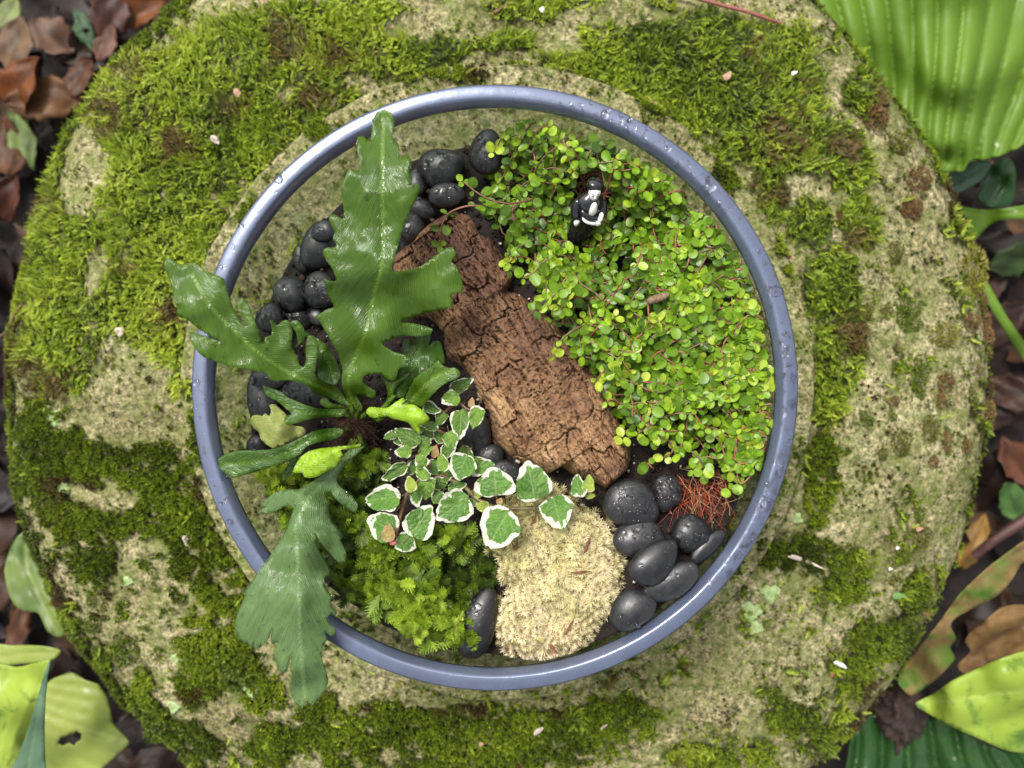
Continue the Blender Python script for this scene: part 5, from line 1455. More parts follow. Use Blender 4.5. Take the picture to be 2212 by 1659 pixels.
# ================================================================ hosta leaves round the stone
def pleat_leaf(name, outline, midrib, ctrl, pitch=60, amp=.004, conv=.5, h=12, curl=0.0, holes=(), rough_z=.002, seed=0):
    me = leaf_mesh(name, outline, midrib, ctrl, h=h, rough_z=rough_z, seed=seed, holes=holes, veink=3.0)
    n_ = len(me.vertices)
    co = np.zeros(n_ * 3, np.float32); me.vertices.foreach_get('co', co); co = co.reshape(-1, 3)
    sd = np.zeros(n_, np.float32); me.attributes['side'].data.foreach_get('value', sd)
    al = np.zeros(n_, np.float32); me.attributes['along'].data.foreach_get('value', al)
    L = al.max() + 1
    k = sd * (1 + conv * (al / L) ** 2) / pitch
    zz_ = co[:, 2] - amp * (1 - (np.abs(np.sin(k * math.pi)) + .02) ** .6) - curl * 1e-7 * sd ** 2
    u, v = UV(co[:, 0], co[:, 1], co[:, 2])
    me.vertices.foreach_set('co', PA(u, v, zz_).astype(np.float32).ravel())
    a = me.attributes['q'].data; a.foreach_set('value', (k * 1.0).astype(np.float32))
    me.update()
    return me
def hosta_mat(name, dark, light, vein, spots=None, blotch=None, trans=.3, rough=(.38, .58), grain=.12, nscale=14):
    return blade_mat(name, dark, light, vein, rough, vein_p=1.0, vein_amp=.0002, samp=.00012, qwob=.04, fine=0.0, trans=trans, spots=spots, blotch=blotch, nscale=nscale, grain=grain)
Y8 = lambda q: [(1504 + .32 * a, .32 * b_) for a, b_ in q]
YL = lambda q: [(.307 * a, 1150 + .307 * b_) for a, b_ in q]
YR = lambda q: [(1593 + .36 * a, 1062 + .36 * b_) for a, b_ in q]
mh1 = hosta_mat('hosta_green', rough=(.48, .62), dark=(.100, .200, .012), light=(.150, .265, .018), vein=(.20, .33, .035), spots=((.5, .5, .3), 45, .735))
mh2 = hosta_mat('hosta_pale', (.24, .31, .05), (.33, .39, .08), (.38, .43, .11), blotch=((.24, .17, .06), 26, .66))
mh3 = hosta_mat('hosta_lime', (.25, .37, .035), (.36, .47, .06), (.44, .54, .11), blotch=((.08, .17, .02), 55, .56))
mh4 = hosta_mat('hosta_dark', (.022, .075, .018), (.040, .115, .024), (.07, .16, .04), spots=((.40, .42, .25), 60, .72), rough=(.15, .35))
mh5 = hosta_mat('hosta_blue_green', (.075, .150, .085), (.11, .20, .11), (.15, .25, .13))
mh6 = hosta_mat('hosta_mid', (.075, .135, .035), (.20, .27, .05), (.22, .30, .07), nscale=30)
mdead = hosta_mat('hosta_withered', rough=(.6, .8), grain=.7, nscale=60, dark=(.15, .095, .028), light=(.30, .20, .065), vein=(.20, .12, .05), blotch=((.085, .18, .016), 38, .47))
mdead2 = hosta_mat('hosta_dead', rough=(.65, .85), grain=.8, nscale=60, dark=(.13, .070, .022), light=(.26, .15, .05), vein=(.16, .09, .04), blotch=((.09, .045, .02), 30, .55))
def hosta(name, outline, midrib, z, mat, label, cat='leaf', **kw):
    ctrl = [(u, v, z_) for (u, v, z_) in z]
    o = link(name, pleat_leaf(name, outline, midrib, ctrl, **kw), mat, label=label, cat=cat)
    solidify(o, .0006)
    return o
hosta('hosta_leaf', Y8([(780,-120),(880,80),(990,200),(1080,320),(1180,450),(1270,590),(1350,690),(1420,800),(1480,900),(1550,1000),(1600,1100),(1650,1158),(1720,1168),(1800,1152),(1850,1090),(1950,1078),(2080,1042),(2160,1005),(2260,930),(2360,760),(2440,450),(2460,0),(2380,-400),(1900,-700),(1200,-600)]),
      [(2090, -220), (2082, 0), (2066, 150), (2048, 260), (2040, 350)], [(1800, 0, -.06), (2080, -100, -.040), (2060, 150, -.045), (2030, 290, -.060), (2040, 370, -.075), (2212, 250, -.075), (2250, 0, -.07), (1900, 200, -.072)], mh1,
      'large pleated bright green hosta leaf at the upper right corner', pitch=64, amp=.0060, conv=.9, h=6.5, rough_z=.0008)
hosta('hosta_leaf', Y8([(1600,1120),(1700,1140),(1840,1100),(1960,1080),(1990,1110),(1940,1200),(1840,1270),(1740,1310),(1650,1330),(1560,1250)]), Y8([(1600, 1200), (1750, 1220), (1960, 1100)]),
      [(2040, 390, -.10), (2110, 370, -.095)], mh5, 'pale grey-green leaf tip just under the large hosta leaf', pitch=30, amp=.001, h=9)
hosta('hosta_leaf', Y8([(1950,1180),(2000,1110),(2100,1060),(2150,1120),(2160,1250),(2120,1380),(1980,1400),(1900,1330)]), Y8([(1960, 1380), (2060, 1230), (2130, 1090)]), [(2150, 400, -.13), (2180, 360, -.12)], mh4,
      'shiny dark leaf below the large hosta leaf at the right edge', pitch=40, amp=.002, h=9)
hosta('hosta_leaf', Y8([(1640,1330),(1800,1390),(1980,1420),(2250,1380),(2350,1400),(2300,1470),(2100,1480),(1980,1520),(1900,1600),(1840,1640),(1780,1560),(1700,1450)]), Y8([(1700, 1420), (1950, 1450), (2300, 1430)]), [(2060, 460, -.12), (2200, 450, -.11), (2110, 510, -.13)], mh1,
      'curved green leaf pointing to the right edge below the shiny dark leaf', pitch=50, amp=.002, h=9)
hosta('grass_blade', [(2085, 545), (2105, 560), (2140, 620), (2180, 690), (2230, 760), (2260, 800), (2250, 830), (2205, 770), (2160, 700), (2120, 630)], [(2090, 550), (2150, 650), (2250, 815)], [(2090, 550, -.06), (2160, 670, -.06), (2250, 810, -.09)], mh1,
      'long green blade slanting down beside the right edge of the stone', 'blade', pitch=20, amp=.0012, h=7)
folded = hosta('hosta_leaf', YL([(-60,985),(120,950),(250,920),(352,893),(345,945),(320,1050),(305,1180),(300,1330),(310,1500),(312,1760),(200,1800),(-60,1760)]), YL([(345, 900), (250, 1180), (150, 1400), (60, 1700)]),
      [(105, 1428, .01), (60, 1500, -.005), (20, 1460, -.02), (0, 1600, -.03), (90, 1600, -.045)], mh3, 'lime hosta leaf tip folded over nearest the lower left corner', pitch=26, amp=.0016, h=9)
fo = link('folded_half', pleat_leaf('folded_half', YL([(351,896),(340,985),(318,1150),(312,1400),(316,1600),(300,1790),(40,1790),(130,1560),(205,1360),(258,1190),(310,1000)]), YL([(345, 900), (270, 1250), (180, 1780)]),
    [(105, 1428, .012), (85, 1520, .006), (90, 1620, -.006), (40, 1650, -.010)], pitch=40, amp=.0012, h=8, rough_z=.003, seed=9), mh5, folded, label='grey-green folded-over half of the leaf')
solidify(fo, .0005)
hosta('hosta_leaf', YL([(290,1120),(360,1040),(500,985),(600,1040),(700,1080),(765,1200),(800,1350),(880,1440),(905,1485),(820,1570),(740,1640),(640,1720),(400,1780),(200,1700),(240,1300)]), YL([(860, 1460), (650, 1400), (450, 1330), (280, 1260)]),
      [(110, 1530, -.10), (180, 1550, -.095), (250, 1590, -.105), (170, 1660, -.12)], mh2, 'pale yellow-green hosta leaf with a ragged hole at the lower left', pitch=34, amp=.002, h=8, holes=((140, 1600, 14, 10), (155, 1597, 13, 13), (166, 1592, 9, 11), (133, 1603, 8, 6)))
hosta('hosta_leaf', YL([(-60,800),(100,795),(220,795),(330,805),(425,835),(380,890),(300,925),(150,925),(0,950),(-60,960)]), YL([(410, 840), (200, 860), (-40, 880)]), [(120, 1410, -.06), (0, 1420, -.07)], mh2,
      'yellow-green hosta leaf with a brown bruise, above the folded one', pitch=30, amp=.0014, h=8)
hosta('hosta_leaf', YL([(30,280),(60,150),(120,30),(210,-10),(300,60),(310,200),(340,330),(380,480),(440,620),(450,720),(400,735),(330,690),(270,570),(190,560),(110,520),(60,430)]), YL([(400, 700), (260, 420), (180, 200), (190, 20)]), [(30, 1230, -.10), (60, 1300, -.09), (120, 1360, -.085), (60, 1160, -.11)], mh6,
      'blurred blue-green and lime leaf tucked beside the lower left stone edge', pitch=40, amp=.002, h=8)
hosta('hosta_leaf', YR([(1070,1272),(1160,1222),(1280,1140),(1400,1080),(1560,1010),(1720,958),(1900,930),(1960,1200),(1900,1560),(1740,1568),(1600,1550),(1450,1482),(1300,1420),(1180,1352),(1085,1295)]), YR([(1075, 1280), (1300, 1250), (1560, 1215), (1950, 1170)]),
      [(1985, 1520, -.085), (2080, 1500, -.055), (2200, 1450, -.04), (2200, 1600, -.06)], mh3, 'bright lime hosta leaf with dark green mottling at the lower right corner', pitch=70, amp=.0025, h=10)
hosta('hosta_leaf', YR([(965,1135),(1030,1010),(1130,890),(1230,760),(1350,600),(1500,460),(1620,370),(1760,270),(1850,260),(1790,380),(1710,430),(1640,540),(1560,625),(1440,690),(1320,752),(1280,802),(1312,880),(1280,940),(1305,1000),(1240,1080),(1160,1152),(1080,1205),(1030,1222)]), YR([(980, 1140), (1200, 830), (1480, 520), (1800, 280)]),
      [(1950, 1470, -.085), (2050, 1350, -.045), (2150, 1230, -.03), (2220, 1160, -.03), (2060, 1420, -.06)], mdead, 'half-withered hosta leaf with brown edge and green streaks, right of the stone', pitch=60, amp=.002, h=8, rough_z=.008)
hosta('hosta_leaf', YR([(1365,905),(1400,840),(1480,780),(1580,702),(1680,678),(1800,700),(1860,900),(1760,960),(1600,1003),(1480,1062),(1380,1102),(1325,1045),(1400,962)]), YR([(1350, 1060), (1500, 920), (1700, 820), (1850, 780)]),
      [(2090, 1430, -.075), (2180, 1340, -.06), (2200, 1400, -.07)], mdead2, 'crumpled dead brown leaf piece above the lime hosta leaf', pitch=50, amp=.003, h=8, rough_z=.012, seed=3)
hosta('hosta_leaf', YR([(670,1560),(700,1450),(740,1390),(830,1330),(890,1325),(1000,1390),(1080,1365),(1180,1360),(1400,1470),(1600,1558),(1850,1580),(1850,1850),(1200,1950),(680,1850)]), YR([(1000, 1360), (1020, 1500), (1040, 1900)]),
      [(1860, 1600, -.14), (1980, 1560, -.125), (2100, 1620, -.12), (2000, 1700, -.14)], mh4, 'glossy dark green ribbed leaf along the bottom right edge', pitch=52, amp=.010, conv=-.4, h=7)
m_crown = simple_mat('hosta_crown', (.016, .009, .006), .8, (.05, .028, .018), 120, bumpd=.003, bscale=200)
V, Q = pebble_mesh(91, .015, .022, .016, .2, 48, 28)
V = V * (1 + 1.3 * (fbm(V[:, 0:1] * 320 + 3, V[:, 1:2] * 320 + V[:, 2:3] * 160, 4, 7) - .5)) + np.array(P(1945, 1530, -.13))
link('withered_plant', np_mesh('withered_plant', V, Q, smooth=True), m_crown, label='dark withered plant crown where the lower right leaves meet the stone', cat='withered plant')

# ================================================================ fallen leaves
def dead_leaf(seed, nseg=12, nw=6, asp=.55):
    g = np.random.default_rng(seed); S = np.linspace(0, 1, nseg + 1); W = np.linspace(-1, 1, nw + 1)
    SS_, WW_ = np.meshgrid(S, W, indexing='ij')
    half = asp * .5 * np.sin(math.pi * np.clip(SS_, .02, .985) ** g.uniform(.75, 1.1)) ** .75
    curl, cup, tw = g.normal(0, .22), g.normal(0, .35), g.normal(0, .3)
    x = SS_ - .5; y = WW_ * half
    y = y * (1 + .10 * np.sin(SS_ * 23 + seed) * np.abs(WW_) + .08 * np.sin(SS_ * 41 + 2 * seed))
    z = .05 * np.sin(SS_ * 9 + WW_ * 2.3 + seed) * np.sin(WW_ * 4 + seed * 2) + cup * y * y * 2.2 + curl * (SS_ - .5) ** 2 * 1.4 + tw * x * y + .05 * np.abs(y) + .02 * np.sin(SS_ * 14 + np.abs(WW_) * 2) * np.abs(WW_)
    V = np.stack([x, y, z], -1).reshape(-1, 3); k = nw + 1
    i, j = np.meshgrid(np.arange(nseg), np.arange(nw), indexing='ij'); i = i.ravel(); j = j.ravel()
    T = np.concatenate([np.stack([i * k + j, (i + 1) * k + j, (i + 1) * k + j + 1], -1), np.stack([i * k + j, (i + 1) * k + j + 1, i * k + j + 1], -1)])
    return V, T, 1 - .25 * (np.abs(WW_.ravel()) < .1)
m_dead = vcol_leaf_mat('fallen_leaf', .5, .1, .22, 60, .45)
LIT = [(35,95,120,84,80,(.22,.135,.075),'tan rounded fallen leaf at the left edge near the upper left corner'), (112,78,105,78,-35,(.20,.115,.075),'dull brown fallen leaf right of the tan rounded one'),
       (48,180,135,92,50,(.21,.070,.016),'orange-brown fallen leaf below the tan rounded one'), (100,212,165,88,12,(.24,.125,.060),'broad tan and dark brown fallen leaf by the upper left stone edge'),
       (172,165,100,60,75,(.13,.055,.022),'narrow dark brown fallen leaf next to the stone at upper left'), (240,28,130,74,75,(.105,.045,.035),'purplish brown fallen leaf at the top left edge'),
       (230,92,88,46,70,(.20,.095,.060),'pinkish brown curled fallen leaf under the purplish one'), (305,22,110,66,30,(.22,.080,.018),'rusty orange fallen leaf where the stone meets the top edge'),
       (22,325,150,62,105,(.16,.075,.035),'long brown fallen leaf below the light green one at the left edge'), (15,430,110,70,60,(.11,.035,.018),'dark red-brown fallen leaf at the left edge of the picture'),
       (182,66,115,38,-62,(.075,.14,.065),'slim dark green fallen leaf between brown ones, upper left'), (46,300,140,52,-68,(.20,.27,.085),'light green fallen leaf at the left edge beside the stone'),
       (16,28,80,60,60,(.27,.32,.11),'pale yellow-green leaf in the upper left corner'), (2104,1172,130,44,70,(.42,.25,.075),'dry tan-yellow fallen leaf standing right of the stone'),
       (2187,1084,105,58,-62,(.12,.23,.065),'small fresh green leaf at the right edge above the reddish stick'), (2165,700,140,80,40,(.075,.040,.030),'dark brown fallen leaf right of the slanting green blade'),
       (2190,850,150,70,-25,(.085,.045,.032),'dark fallen leaf at the right edge, halfway down'), (2140,905,100,60,10,(.060,.032,.025),'blackish fallen leaf close to the right stone edge'),
       (2200,1000,130,80,-60,(.15,.060,.030),'red-brown fallen leaf at the right edge below the dark ones'), (2195,560,130,70,15,(.055,.095,.030),'deep green shaded leaf at the right edge above the dark litter'),
       (10,1260,130,70,70,(.10,.045,.022),'brown fallen leaf behind the lower left hosta leaves'), (40,1350,120,50,85,(.13,.055,.025),'reddish brown fallen leaf between the lower left hosta leaves'),
       (330,1645,120,60,20,(.05,.026,.017),'dark fallen leaf under the stone at the bottom left'), (1830,1560,90,50,45,(.13,.07,.03),'mossy brown fallen leaf against the lower right stone edge')]
g = np.random.default_rng(83)
for k_, (u, v, L, Wd, an, c, lab) in enumerate(LIT):
    z = GZ + .022 + g.uniform(0, .02); d = (HC - z) / F
    V, T, pc = dead_leaf(700 + k_, 14, 8, Wd / L * 1.05)
    V = V * (L * d)
    me = np_mesh('fallen_leaf', V, T, np.array(c) ** 1.12 * .62 * pc[:, None], smooth=True)  # leaf colours darkened to paint in the shade of surrounding plants
    o = link('fallen_leaf', me, m_dead, label=lab, cat='leaf', group='fallen leaves lying round the stone')
    o.location = P(u, v, z); o.rotation_euler = (g.normal(0, .22), g.normal(0, .22), R(an)); solidify(o, .0004)
n_ = 1500
r_ = .30 + .55 * g.random(n_) ** 1.3; a_ = g.random(n_) * 6.283
x, y = OC[0] + r_ * np.cos(a_), OC[1] + r_ * np.sin(a_)
pcs = []
for q in range(6):
    V, T, pc = dead_leaf(800 + q, 8, 4, .5); k_ = np.arange(q, n_, 6)
    t_ = g.random(len(k_))
    colr = pick_colours(t_, [(0, (.007, .004, .003)), (.5, (.020, .010, .006)), (.85, (.048, .022, .011)), (1, (.09, .05, .025))])  # ground shade put into these dark browns
    Mq = rand_frames(g.random(len(k_)) * 6.28, g.normal(0, .28, len(k_)), g.normal(0, .35, len(k_)))
    pcs.append(instances(V, T, np.stack([x[k_], y[k_], GZ + .004 + .016 * g.random(len(k_))], -1), Mq, g.uniform(.028, .062, len(k_)), pc, colr))
V, T, C = merge(pcs)
link('leaf_litter', np_mesh('leaf_litter', V, T, C, smooth=True), m_dead, kind='stuff', label='dark brown rotting leaf litter covering the ground round the stone', cat='leaf litter')

# ================================================================ moss cushions, lichens and bits lying on the stone
def on_stone(u, v, lift=0.0):
    z = -.012
    for _ in range(6):
        x, y, _z = P(u, v, z); z = float(stone_z(np.array(x), np.array(y)))
    wx, wy = edge_wob(np.array(x), np.array(y), np.array(z))
    return np.array([float(wx), float(wy), z + lift])
def cushion(seed, nb, stops):
    g = np.random.default_rng(seed)
    th = g.random(nb) * 6.28; rr_ = np.sqrt(g.random(nb)) * (1 + .18 * np.sin(3 * th + seed) + .12 * np.sin(5 * th)); zz_ = .55 * np.sqrt(np.clip(1 - np.clip(rr_, 0, 1) ** 2, 0, 1))
    pos = np.stack([rr_ * np.cos(th), rr_ * np.sin(th), zz_ - .06], -1)
    nrm = np.stack([pos[:, 0], pos[:, 1], zz_ + .35], -1) + g.normal(0, .2, (nb, 3))
    pv, pt, pc = star_tuft(6, .8, .17)
    V, T, C = instances(pv, pt, pos, zup_frames(nrm), g.uniform(.16, .30, nb), pc, pick_colours(g.random(nb), stops))
    return np_mesh('moss_cushion', V, T, C)
CS = {'g': [(0, (.045, .075, .006)), (.6, (.12, .18, .012)), (1, (.24, .30, .03))], 'o': [(0, (.07, .07, .015)), (.6, (.17, .17, .03)), (1, (.28, .26, .06))],
      'b': [(0, (.10, .055, .02)), (.6, (.22, .13, .045)), (1, (.36, .23, .09))], 'y': [(0, (.15, .14, .02)), (.6, (.28, .26, .04)), (1, (.40, .36, .08))]}
CM = {}
for kd in CS:
    for q in range(2):
        me = cushion(ord(kd) * 3 + q, 210, CS[kd]); me.materials.append(m_moss); CM[(kd, q)] = me
C7 = lambda a, b_: (1681 + .3734 * a, 442 + .3734 * b_)
C8 = lambda a, b_: (1504 + .32 * a, .32 * b_)
CL = lambda a, b_: (.307 * a, 1150 + .307 * b_)
CR = lambda a, b_: (1593 + .36 * a, 1062 + .36 * b_)
CUSH = [(*C7(735, 600), 27, 20, 'g'), (*C7(738, 690), 23, 17, 'g'), (*C7(920, 760), 29, 19, 'y'), (*C7(1060, 690), 21, 17, 'b'), (*C7(800, 975), 17, 27, 'g'), (*C7(945, 1030), 17, 17, 'b'), (*C7(1080, 400), 28, 42, 'y'),
        (*C7(1190, 690), 15, 23, 'b'), (*C7(1180, 790), 16, 27, 'b'), (*C7(1140, 570), 13, 19, 'b'), (*C7(1190, 1220), 15, 30, 'b'), (*C7(865, 1300), 17, 24, 'o'), (*C7(700, 1375), 19, 25, 'o'), (*C7(505, 1245), 13, 13, 'g'),
        (*C7(920, 1130), 10, 17, 'b'), (*C7(660, 1145), 11, 11, 'b'), (*C7(680, 270), 14, 20, 'o'), (*C7(770, 30), 22, 19, 'b'), (*C7(1070, 1395), 13, 13, 'b'), (*C7(655, 1225), 8, 10, 'g'), (*C7(815, 1095), 8, 12, 'g'),
        (*C7(885, 1490), 10, 12, 'b'), (*C7(960, 1360), 10, 20, 'b'), (*C7(600, 1440), 10, 14, 'o'), (*C7(350, 85), 12, 12, 'b'), (*C7(620, 620), 12, 12, 'o'), (*C7(505, 620), 12, 15, 'o'), (*C7(1100, 1110), 10, 16, 'o'), (*C7(1135, 955), 8, 9, 'b'),
        (*C8(1190, 820), 24, 26, 'b'), (*C8(1350, 960), 28, 21, 'o'), (*C8(1500, 1220), 24, 26, 'b'), (*C8(1450, 1400), 22, 19, 'b'),
        (*CL(590, 230), 16, 16, 'g'), (*CL(900, 810), 26, 30, 'g'), (*CL(755, 865), 13, 14, 'g'), (*CL(1700, 950), 46, 42, 'g'), (*CL(1130, 1350), 34, 34, 'g'), (*CL(640, 470), 11, 15, 'g'), (*CL(880, 500), 10, 10, 'g'), (*CL(650, 640), 16, 19, 'g'), (*CL(730, 530), 7, 9, 'g'), (*CL(680, 235), 10, 10, 'g'),
        (*CR(1080, 265), 20, 26, 'o'), (*CR(1075, 130), 13, 16, 'g'), (*CR(985, 380), 14, 18, 'g'), (*CR(505, 630), 17, 16, 'g'), (*CR(1110, 590), 15, 19, 'g'), (*CR(630, 620), 13, 12, 'g')]
CLAB = {'g': 'dark green moss cushion dotting the bare stone', 'o': 'olive-brown moss cushion on the bare right side of the stone', 'b': 'tan-brown dry moss cushion on the right side of the stone', 'y': 'yellow-green moss cushion near the right stone edge'}
CSPEC = {36: 'broad dark green moss cushion under the tip of the hanging fern leaf', 37: 'rounded green moss cushion at the bottom left of the stone', 34: 'plump green moss cushion above a small one, lower left stone', 6: 'largest yellow-green moss cushion on the right stone edge',
         31: 'tan-brown moss cushion with green side below the big hosta leaf tip', 30: 'olive moss cushion between two brown ones at the upper right edge', 29: 'brown moss cushion nearest the large hosta leaf', 4: 'tall oval dark green cushion alone on the right stone'}
g = np.random.default_rng(95)
ORD = 'first second third fourth fifth sixth seventh eighth ninth tenth eleventh twelfth thirteenth fourteenth fifteenth sixteenth seventeenth eighteenth nineteenth twentieth'.split()
for kd0 in 'goby':
    idx = sorted((q for q in range(len(CUSH)) if CUSH[q][4] == kd0 and q not in CSPEC), key=lambda q: CUSH[q][1])
    west = [q for q in idx if CUSH[q][0] < 1100]; east = [q for q in idx if CUSH[q][0] >= 1100]
    for side, L in (('left', west), ('right', east)):
        for r_, q in enumerate(L):
            sz = 'small ' if max(CUSH[q][2:4]) < 15 else ''
            CSPEC[q] = sz + {'g': 'dark green', 'o': 'olive-brown', 'b': 'tan-brown dry', 'y': 'yellow-green'}[kd0] + ' moss cushion, %s side of stone, %s of its colour from the top' % (side, ORD[r_])
for k_, (u, v, rx, ry, kd) in enumerate(CUSH):
    p = on_stone(u, v, .0002); d = (HC - p[2]) / F
    o = link('moss_cushion', CM[(kd, k_ % 2)], label=CSPEC.get(k_, CLAB[kd]), cat='moss cushion', group='%s moss cushions on the stone' % {'g': 'green', 'o': 'olive', 'b': 'brown', 'y': 'yellow-green'}[kd])
    o.location = p; o.scale = (rx * d * 1.25, ry * d * 1.25, min(rx, ry) * d * 1.1)
    o.rotation_euler = (0, 0, 0)
# lichen rosettes
m_lich = simple_mat('lichen', (.24, .33, .13), .9, (.42, .52, .24), 500, .2, .0008, 700)
def lichen(seed, r):
    g = np.random.default_rng(seed); ns_, nr_ = 30, 5; V = [[0, 0, .0012]]
    for q in range(1, nr_ + 1):
        for s in range(ns_):
            a = 6.283 * s / ns_; k = r * q / nr_ * (1 + .18 * math.sin(3 * a + seed) + .12 * math.sin(7 * a + 2 * seed) + .06 * math.sin(13 * a))
            V.append([k * math.cos(a), k * math.sin(a), .0012 + .0004 * math.sin(9 * a + q * 2) - (.0016 if q == nr_ else 0)])
    T = [[0, 1 + s, 1 + (s + 1) % ns_] for s in range(ns_)]
    for q in range(nr_ - 1):
        for s in range(ns_):
            a, b_ = 1 + q * ns_ + s, 1 + q * ns_ + (s + 1) % ns_
            T += [[a, a + ns_, b_ + ns_], [a, b_ + ns_, b_]]
    return np_mesh('lichen_patch', np.array(V), np.array(T), smooth=True)
LICH = [(*CR(200, 610), 19, 'pale green round lichen, upper of three right of the bowl bottom'), (*CR(85, 720), 21, 'pale green lichen, middle of three at the lower right'), (*CR(110, 815), 15, 'pale green lichen, lowest of three at the lower right'),
        (*CR(360, 160), 12, 'faint green lichen patch right of the bowl by the dark moss wedge'), (*CL(700, 350), 11, 'small lichen spot below the round moss cushion, lower left'), (*CL(1240, 880), 11, 'small pale lichen left of the broad moss cushion'), (*CL(1770, 1110), 18, 'pale lichen patch just under the broad moss cushion'),
        (*CL(1220, 1230), 15, 'whitish green lichen above the rounded moss cushion, bottom left'), (*CL(900, 345), 11, 'lichen spot beside the dark velvet moss, lower left stone'), (.2667 * 430, 884.8 + .2667 * 80, 19, 'whitish crusty lichen on the left side of the stone'), (.2667 * 500, 884.8 + .2667 * 640, 14, 'pale lichen on the left stone slope below the whitish one')]
for k_, (u, v, r, lab) in enumerate(LICH):
    p = on_stone(u, v); d = (HC - p[2]) / F
    o = link('lichen_patch', lichen(k_, r * d), m_lich, label=lab, cat='lichen', group='lichen patches on the stone'); o.location = p + (0, 0, .0003)
# twigs, petals and crumbs
m_redtwig = simple_mat('red_twig', (.20, .055, .045), .55, (.30, .10, .08), 200)
m_brtwig = simple_mat('brown_twig', (.11, .055, .03), .7, (.2, .11, .06), 300)
m_white = simple_mat('white_petal', (.80, .78, .74), .5, (.66, .62, .58), 300)
m_pink = simple_mat('dry_petal', (.34, .18, .11), .7, (.46, .29, .19), 300)
m_feath = simple_mat('grey_husk', (.42, .34, .29), .6, (.58, .50, .42), 300)
m_smallg = simple_mat('green_bit', (.10, .22, .06), .45, (.16, .30, .09), 200)
def twig(name, uvs, r, mat, label, cat='twig', lift=.004):
    w = crom(np.array([on_stone(u, v, lift) for u, v in uvs]), .004)
    V, Q = tube(w, np.linspace(r, r * .7, len(w)) * (1 + .15 * np.sin(np.arange(len(w)) * 1.7)), 7)
    link(name, np_mesh(name, V, Q, smooth=True), mat, label=label, cat=cat)
twig('twig', [(1440, -12), (1540, 18), (1600, 38), (1676, 65)], .0012, m_redtwig, 'smooth reddish twig lying on moss at the top edge', lift=.006)
twig('twig', [(-12, 748), (10, 715), (32, 680), (50, 655)], .0009, m_brtwig, 'thin brown twig at the left edge on bright moss', lift=.006)
twig('twig', [(1060, 38), (1090, 20), (1130, -6)], .0010, m_brtwig, 'short brown twig at the top edge above the bowl', lift=.003)
def flake(name, u, v, L, W, an, mat, label, cat, lift=.0035, thick=.25):
    L *= .8; W *= .7
    p = on_stone(u, v, lift * .8); d = (HC - p[2]) / F
    V, Q = pebble_mesh(int(u * 7 + v) % 997, L * d / 2, W * d / 2, min(L, W) * d * thick / 2, .3, 14, 8)
    V[:, 2] += .6 * (V[:, 0] ** 2) / (L * d) + (fbm(V[:, 0] * 700 + u, V[:, 1] * 700 + v, 2, 3) - .5) * .0012
    V[:, :2] *= 1 + .5 * (fbm(V[:, 0:1] * 500 + v, V[:, 1:2] * 500 + u, 2, 9) - .5)
    o = link(name, np_mesh(name, V, Q, smooth=True), mat, label=label, cat=cat); o.location = p; o.rotation_euler = (.15, .1, R(an))
flake('seed_husk', *CR(380, 402), 102, 14, -20, m_feath, 'slender pointed grey-white husk lying right of the bowl', 'husk', .0035, .5)
flake('petal', *CR(590, 1015), 42, 15, -25, m_white, 'curled white petal at the edge of the lower right moss', 'petal', .004, .8)
flake('pebble_chip', *CR(945, 330), 13, 12, 0, m_white, 'tiny white chip above a small moss cushion, right side', 'chip')
flake('pebble_chip', *CR(900, 456), 12, 10, 0, m_white, 'tiny shiny white chip left below the other chip, right side', 'chip')
flake('leaf_scrap', *CR(945, 615), 42, 22, 0, m_smallg, 'small oval green leaf scrap on the lower right stone', 'leaf')
flake('petal', *CR(1057, 212), 19, 15, 10, m_pink, 'peach petal on top of the olive cushion, right side', 'petal', .006)
flake('petal', *CR(545, 1078), 16, 18, 0, m_redtwig, 'dull red scrap below the curled white petal', 'petal')
flake('petal', 619 + .4 * 1378, .4 * 76, 16, 19, 60, m_white, 'bright white petal at the top edge of the stone', 'petal', .006)
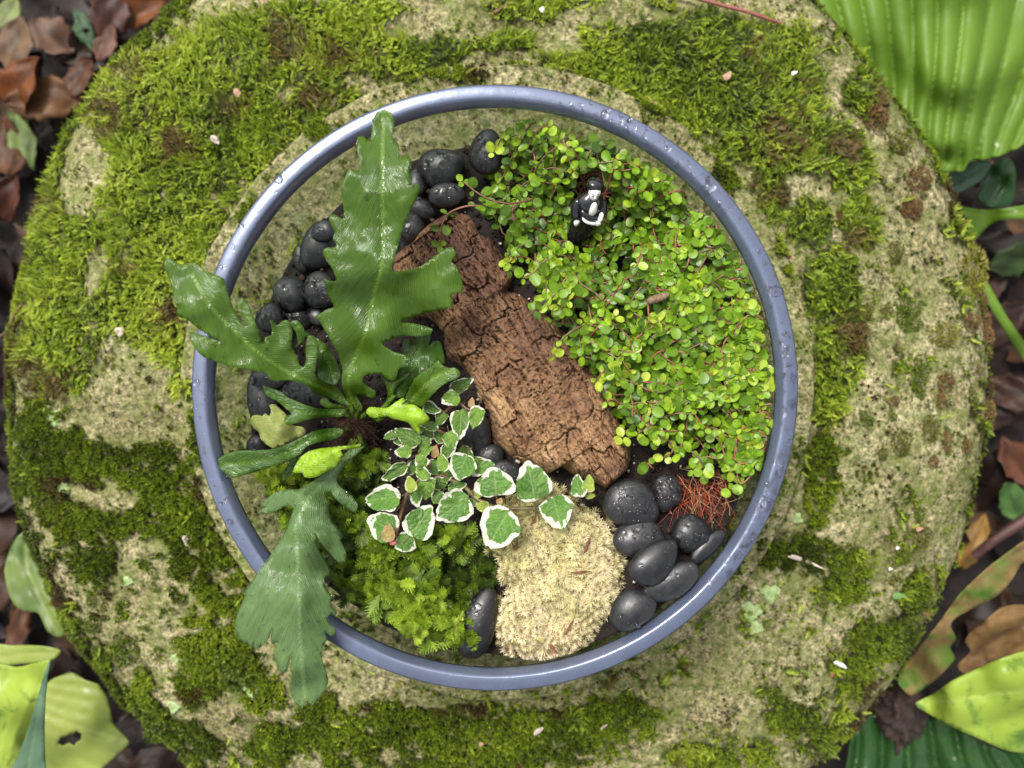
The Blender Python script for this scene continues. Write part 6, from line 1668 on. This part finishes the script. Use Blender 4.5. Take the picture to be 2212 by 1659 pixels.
flake('petal', 1018 + .32 * 1225, 177 + .32 * 155, 26, 17, -20, m_pink, 'tan-pink petal on the disc edge at the upper right of the bowl', 'petal')
flake('petal', 531 + .52 * 1215, 1327 + .52 * 470, 32, 16, 40, m_feath, 'grey-white curled bit on the dark moss below the bowl', 'petal', .005, .6)
flake('petal', 531 + .52 * 980, 1327 + .52 * 525, 16, 10, 10, m_pink, 'small tan flake on the dark moss under the bowl', 'petal', .005)
flake('seed_husk', 531 + .52 * 1485, 1327 + .52 * 452, 24, 8, 35, m_feath, 'thin pale splinter on moss right below the bowl', 'husk', .005)
flake('petal', .2667 * 1010, 442.4 + .2667 * 1030, 26, 28, 30, m_feath, 'dried pinkish petal on the left moss near the bare patch', 'petal', .006)
flake('petal', .28 * 2090, .28 * 40, 28, 22, 30, m_pink, 'pink-white petal on moss at the top left edge', 'petal', .006)
flake('petal', .2667 * 1540, 884.8 + .2667 * 1050, 22, 40, 15, m_feath, 'white and rusty flake left of the bowl on the lower stone', 'petal')
flake('petal', .28 * 1855, .28 * 740, 18, 28, 20, m_pink, 'brown-pink scrap in the upper left moss', 'petal', .006)
flake('petal', .28 * 1690, .28 * 1105, 30, 20, -35, m_feath, 'greyish brown flake in the moss left of the bowl top', 'petal', .006)
flake('petal', 1504 + .32 * 190, .32 * 540, 32, 22, 50, m_pink, 'tan-pink scrap in the upper right moss', 'petal', .006)
flake('petal', 1504 + .32 * 630, .32 * 525, 18, 13, 20, m_white, 'small white chip in moss near the upper right', 'petal', .006)
flake('petal', 1018 + .32 * 2130, 177 + .32 * 1180, 30, 16, -35, m_pink, 'pale brown petal on the right moss band by the disc', 'petal', .005)
# stick on the ground at the right
w = crom(np.array([P(2105, 1200, GZ + .05), P(2150, 1165, GZ + .06), P(2240, 1105, GZ + .065)]), .006)
V, Q = tube(w, np.linspace(.0032, .0045, len(w)), 8)
link('stick', np_mesh('stick', V, Q, smooth=True), simple_mat('dark_stick', (.05, .02, .016), .6, (.10, .04, .03), 120, bumpd=.001), label='thick reddish-brown stick on the ground at the right edge', cat='stick')
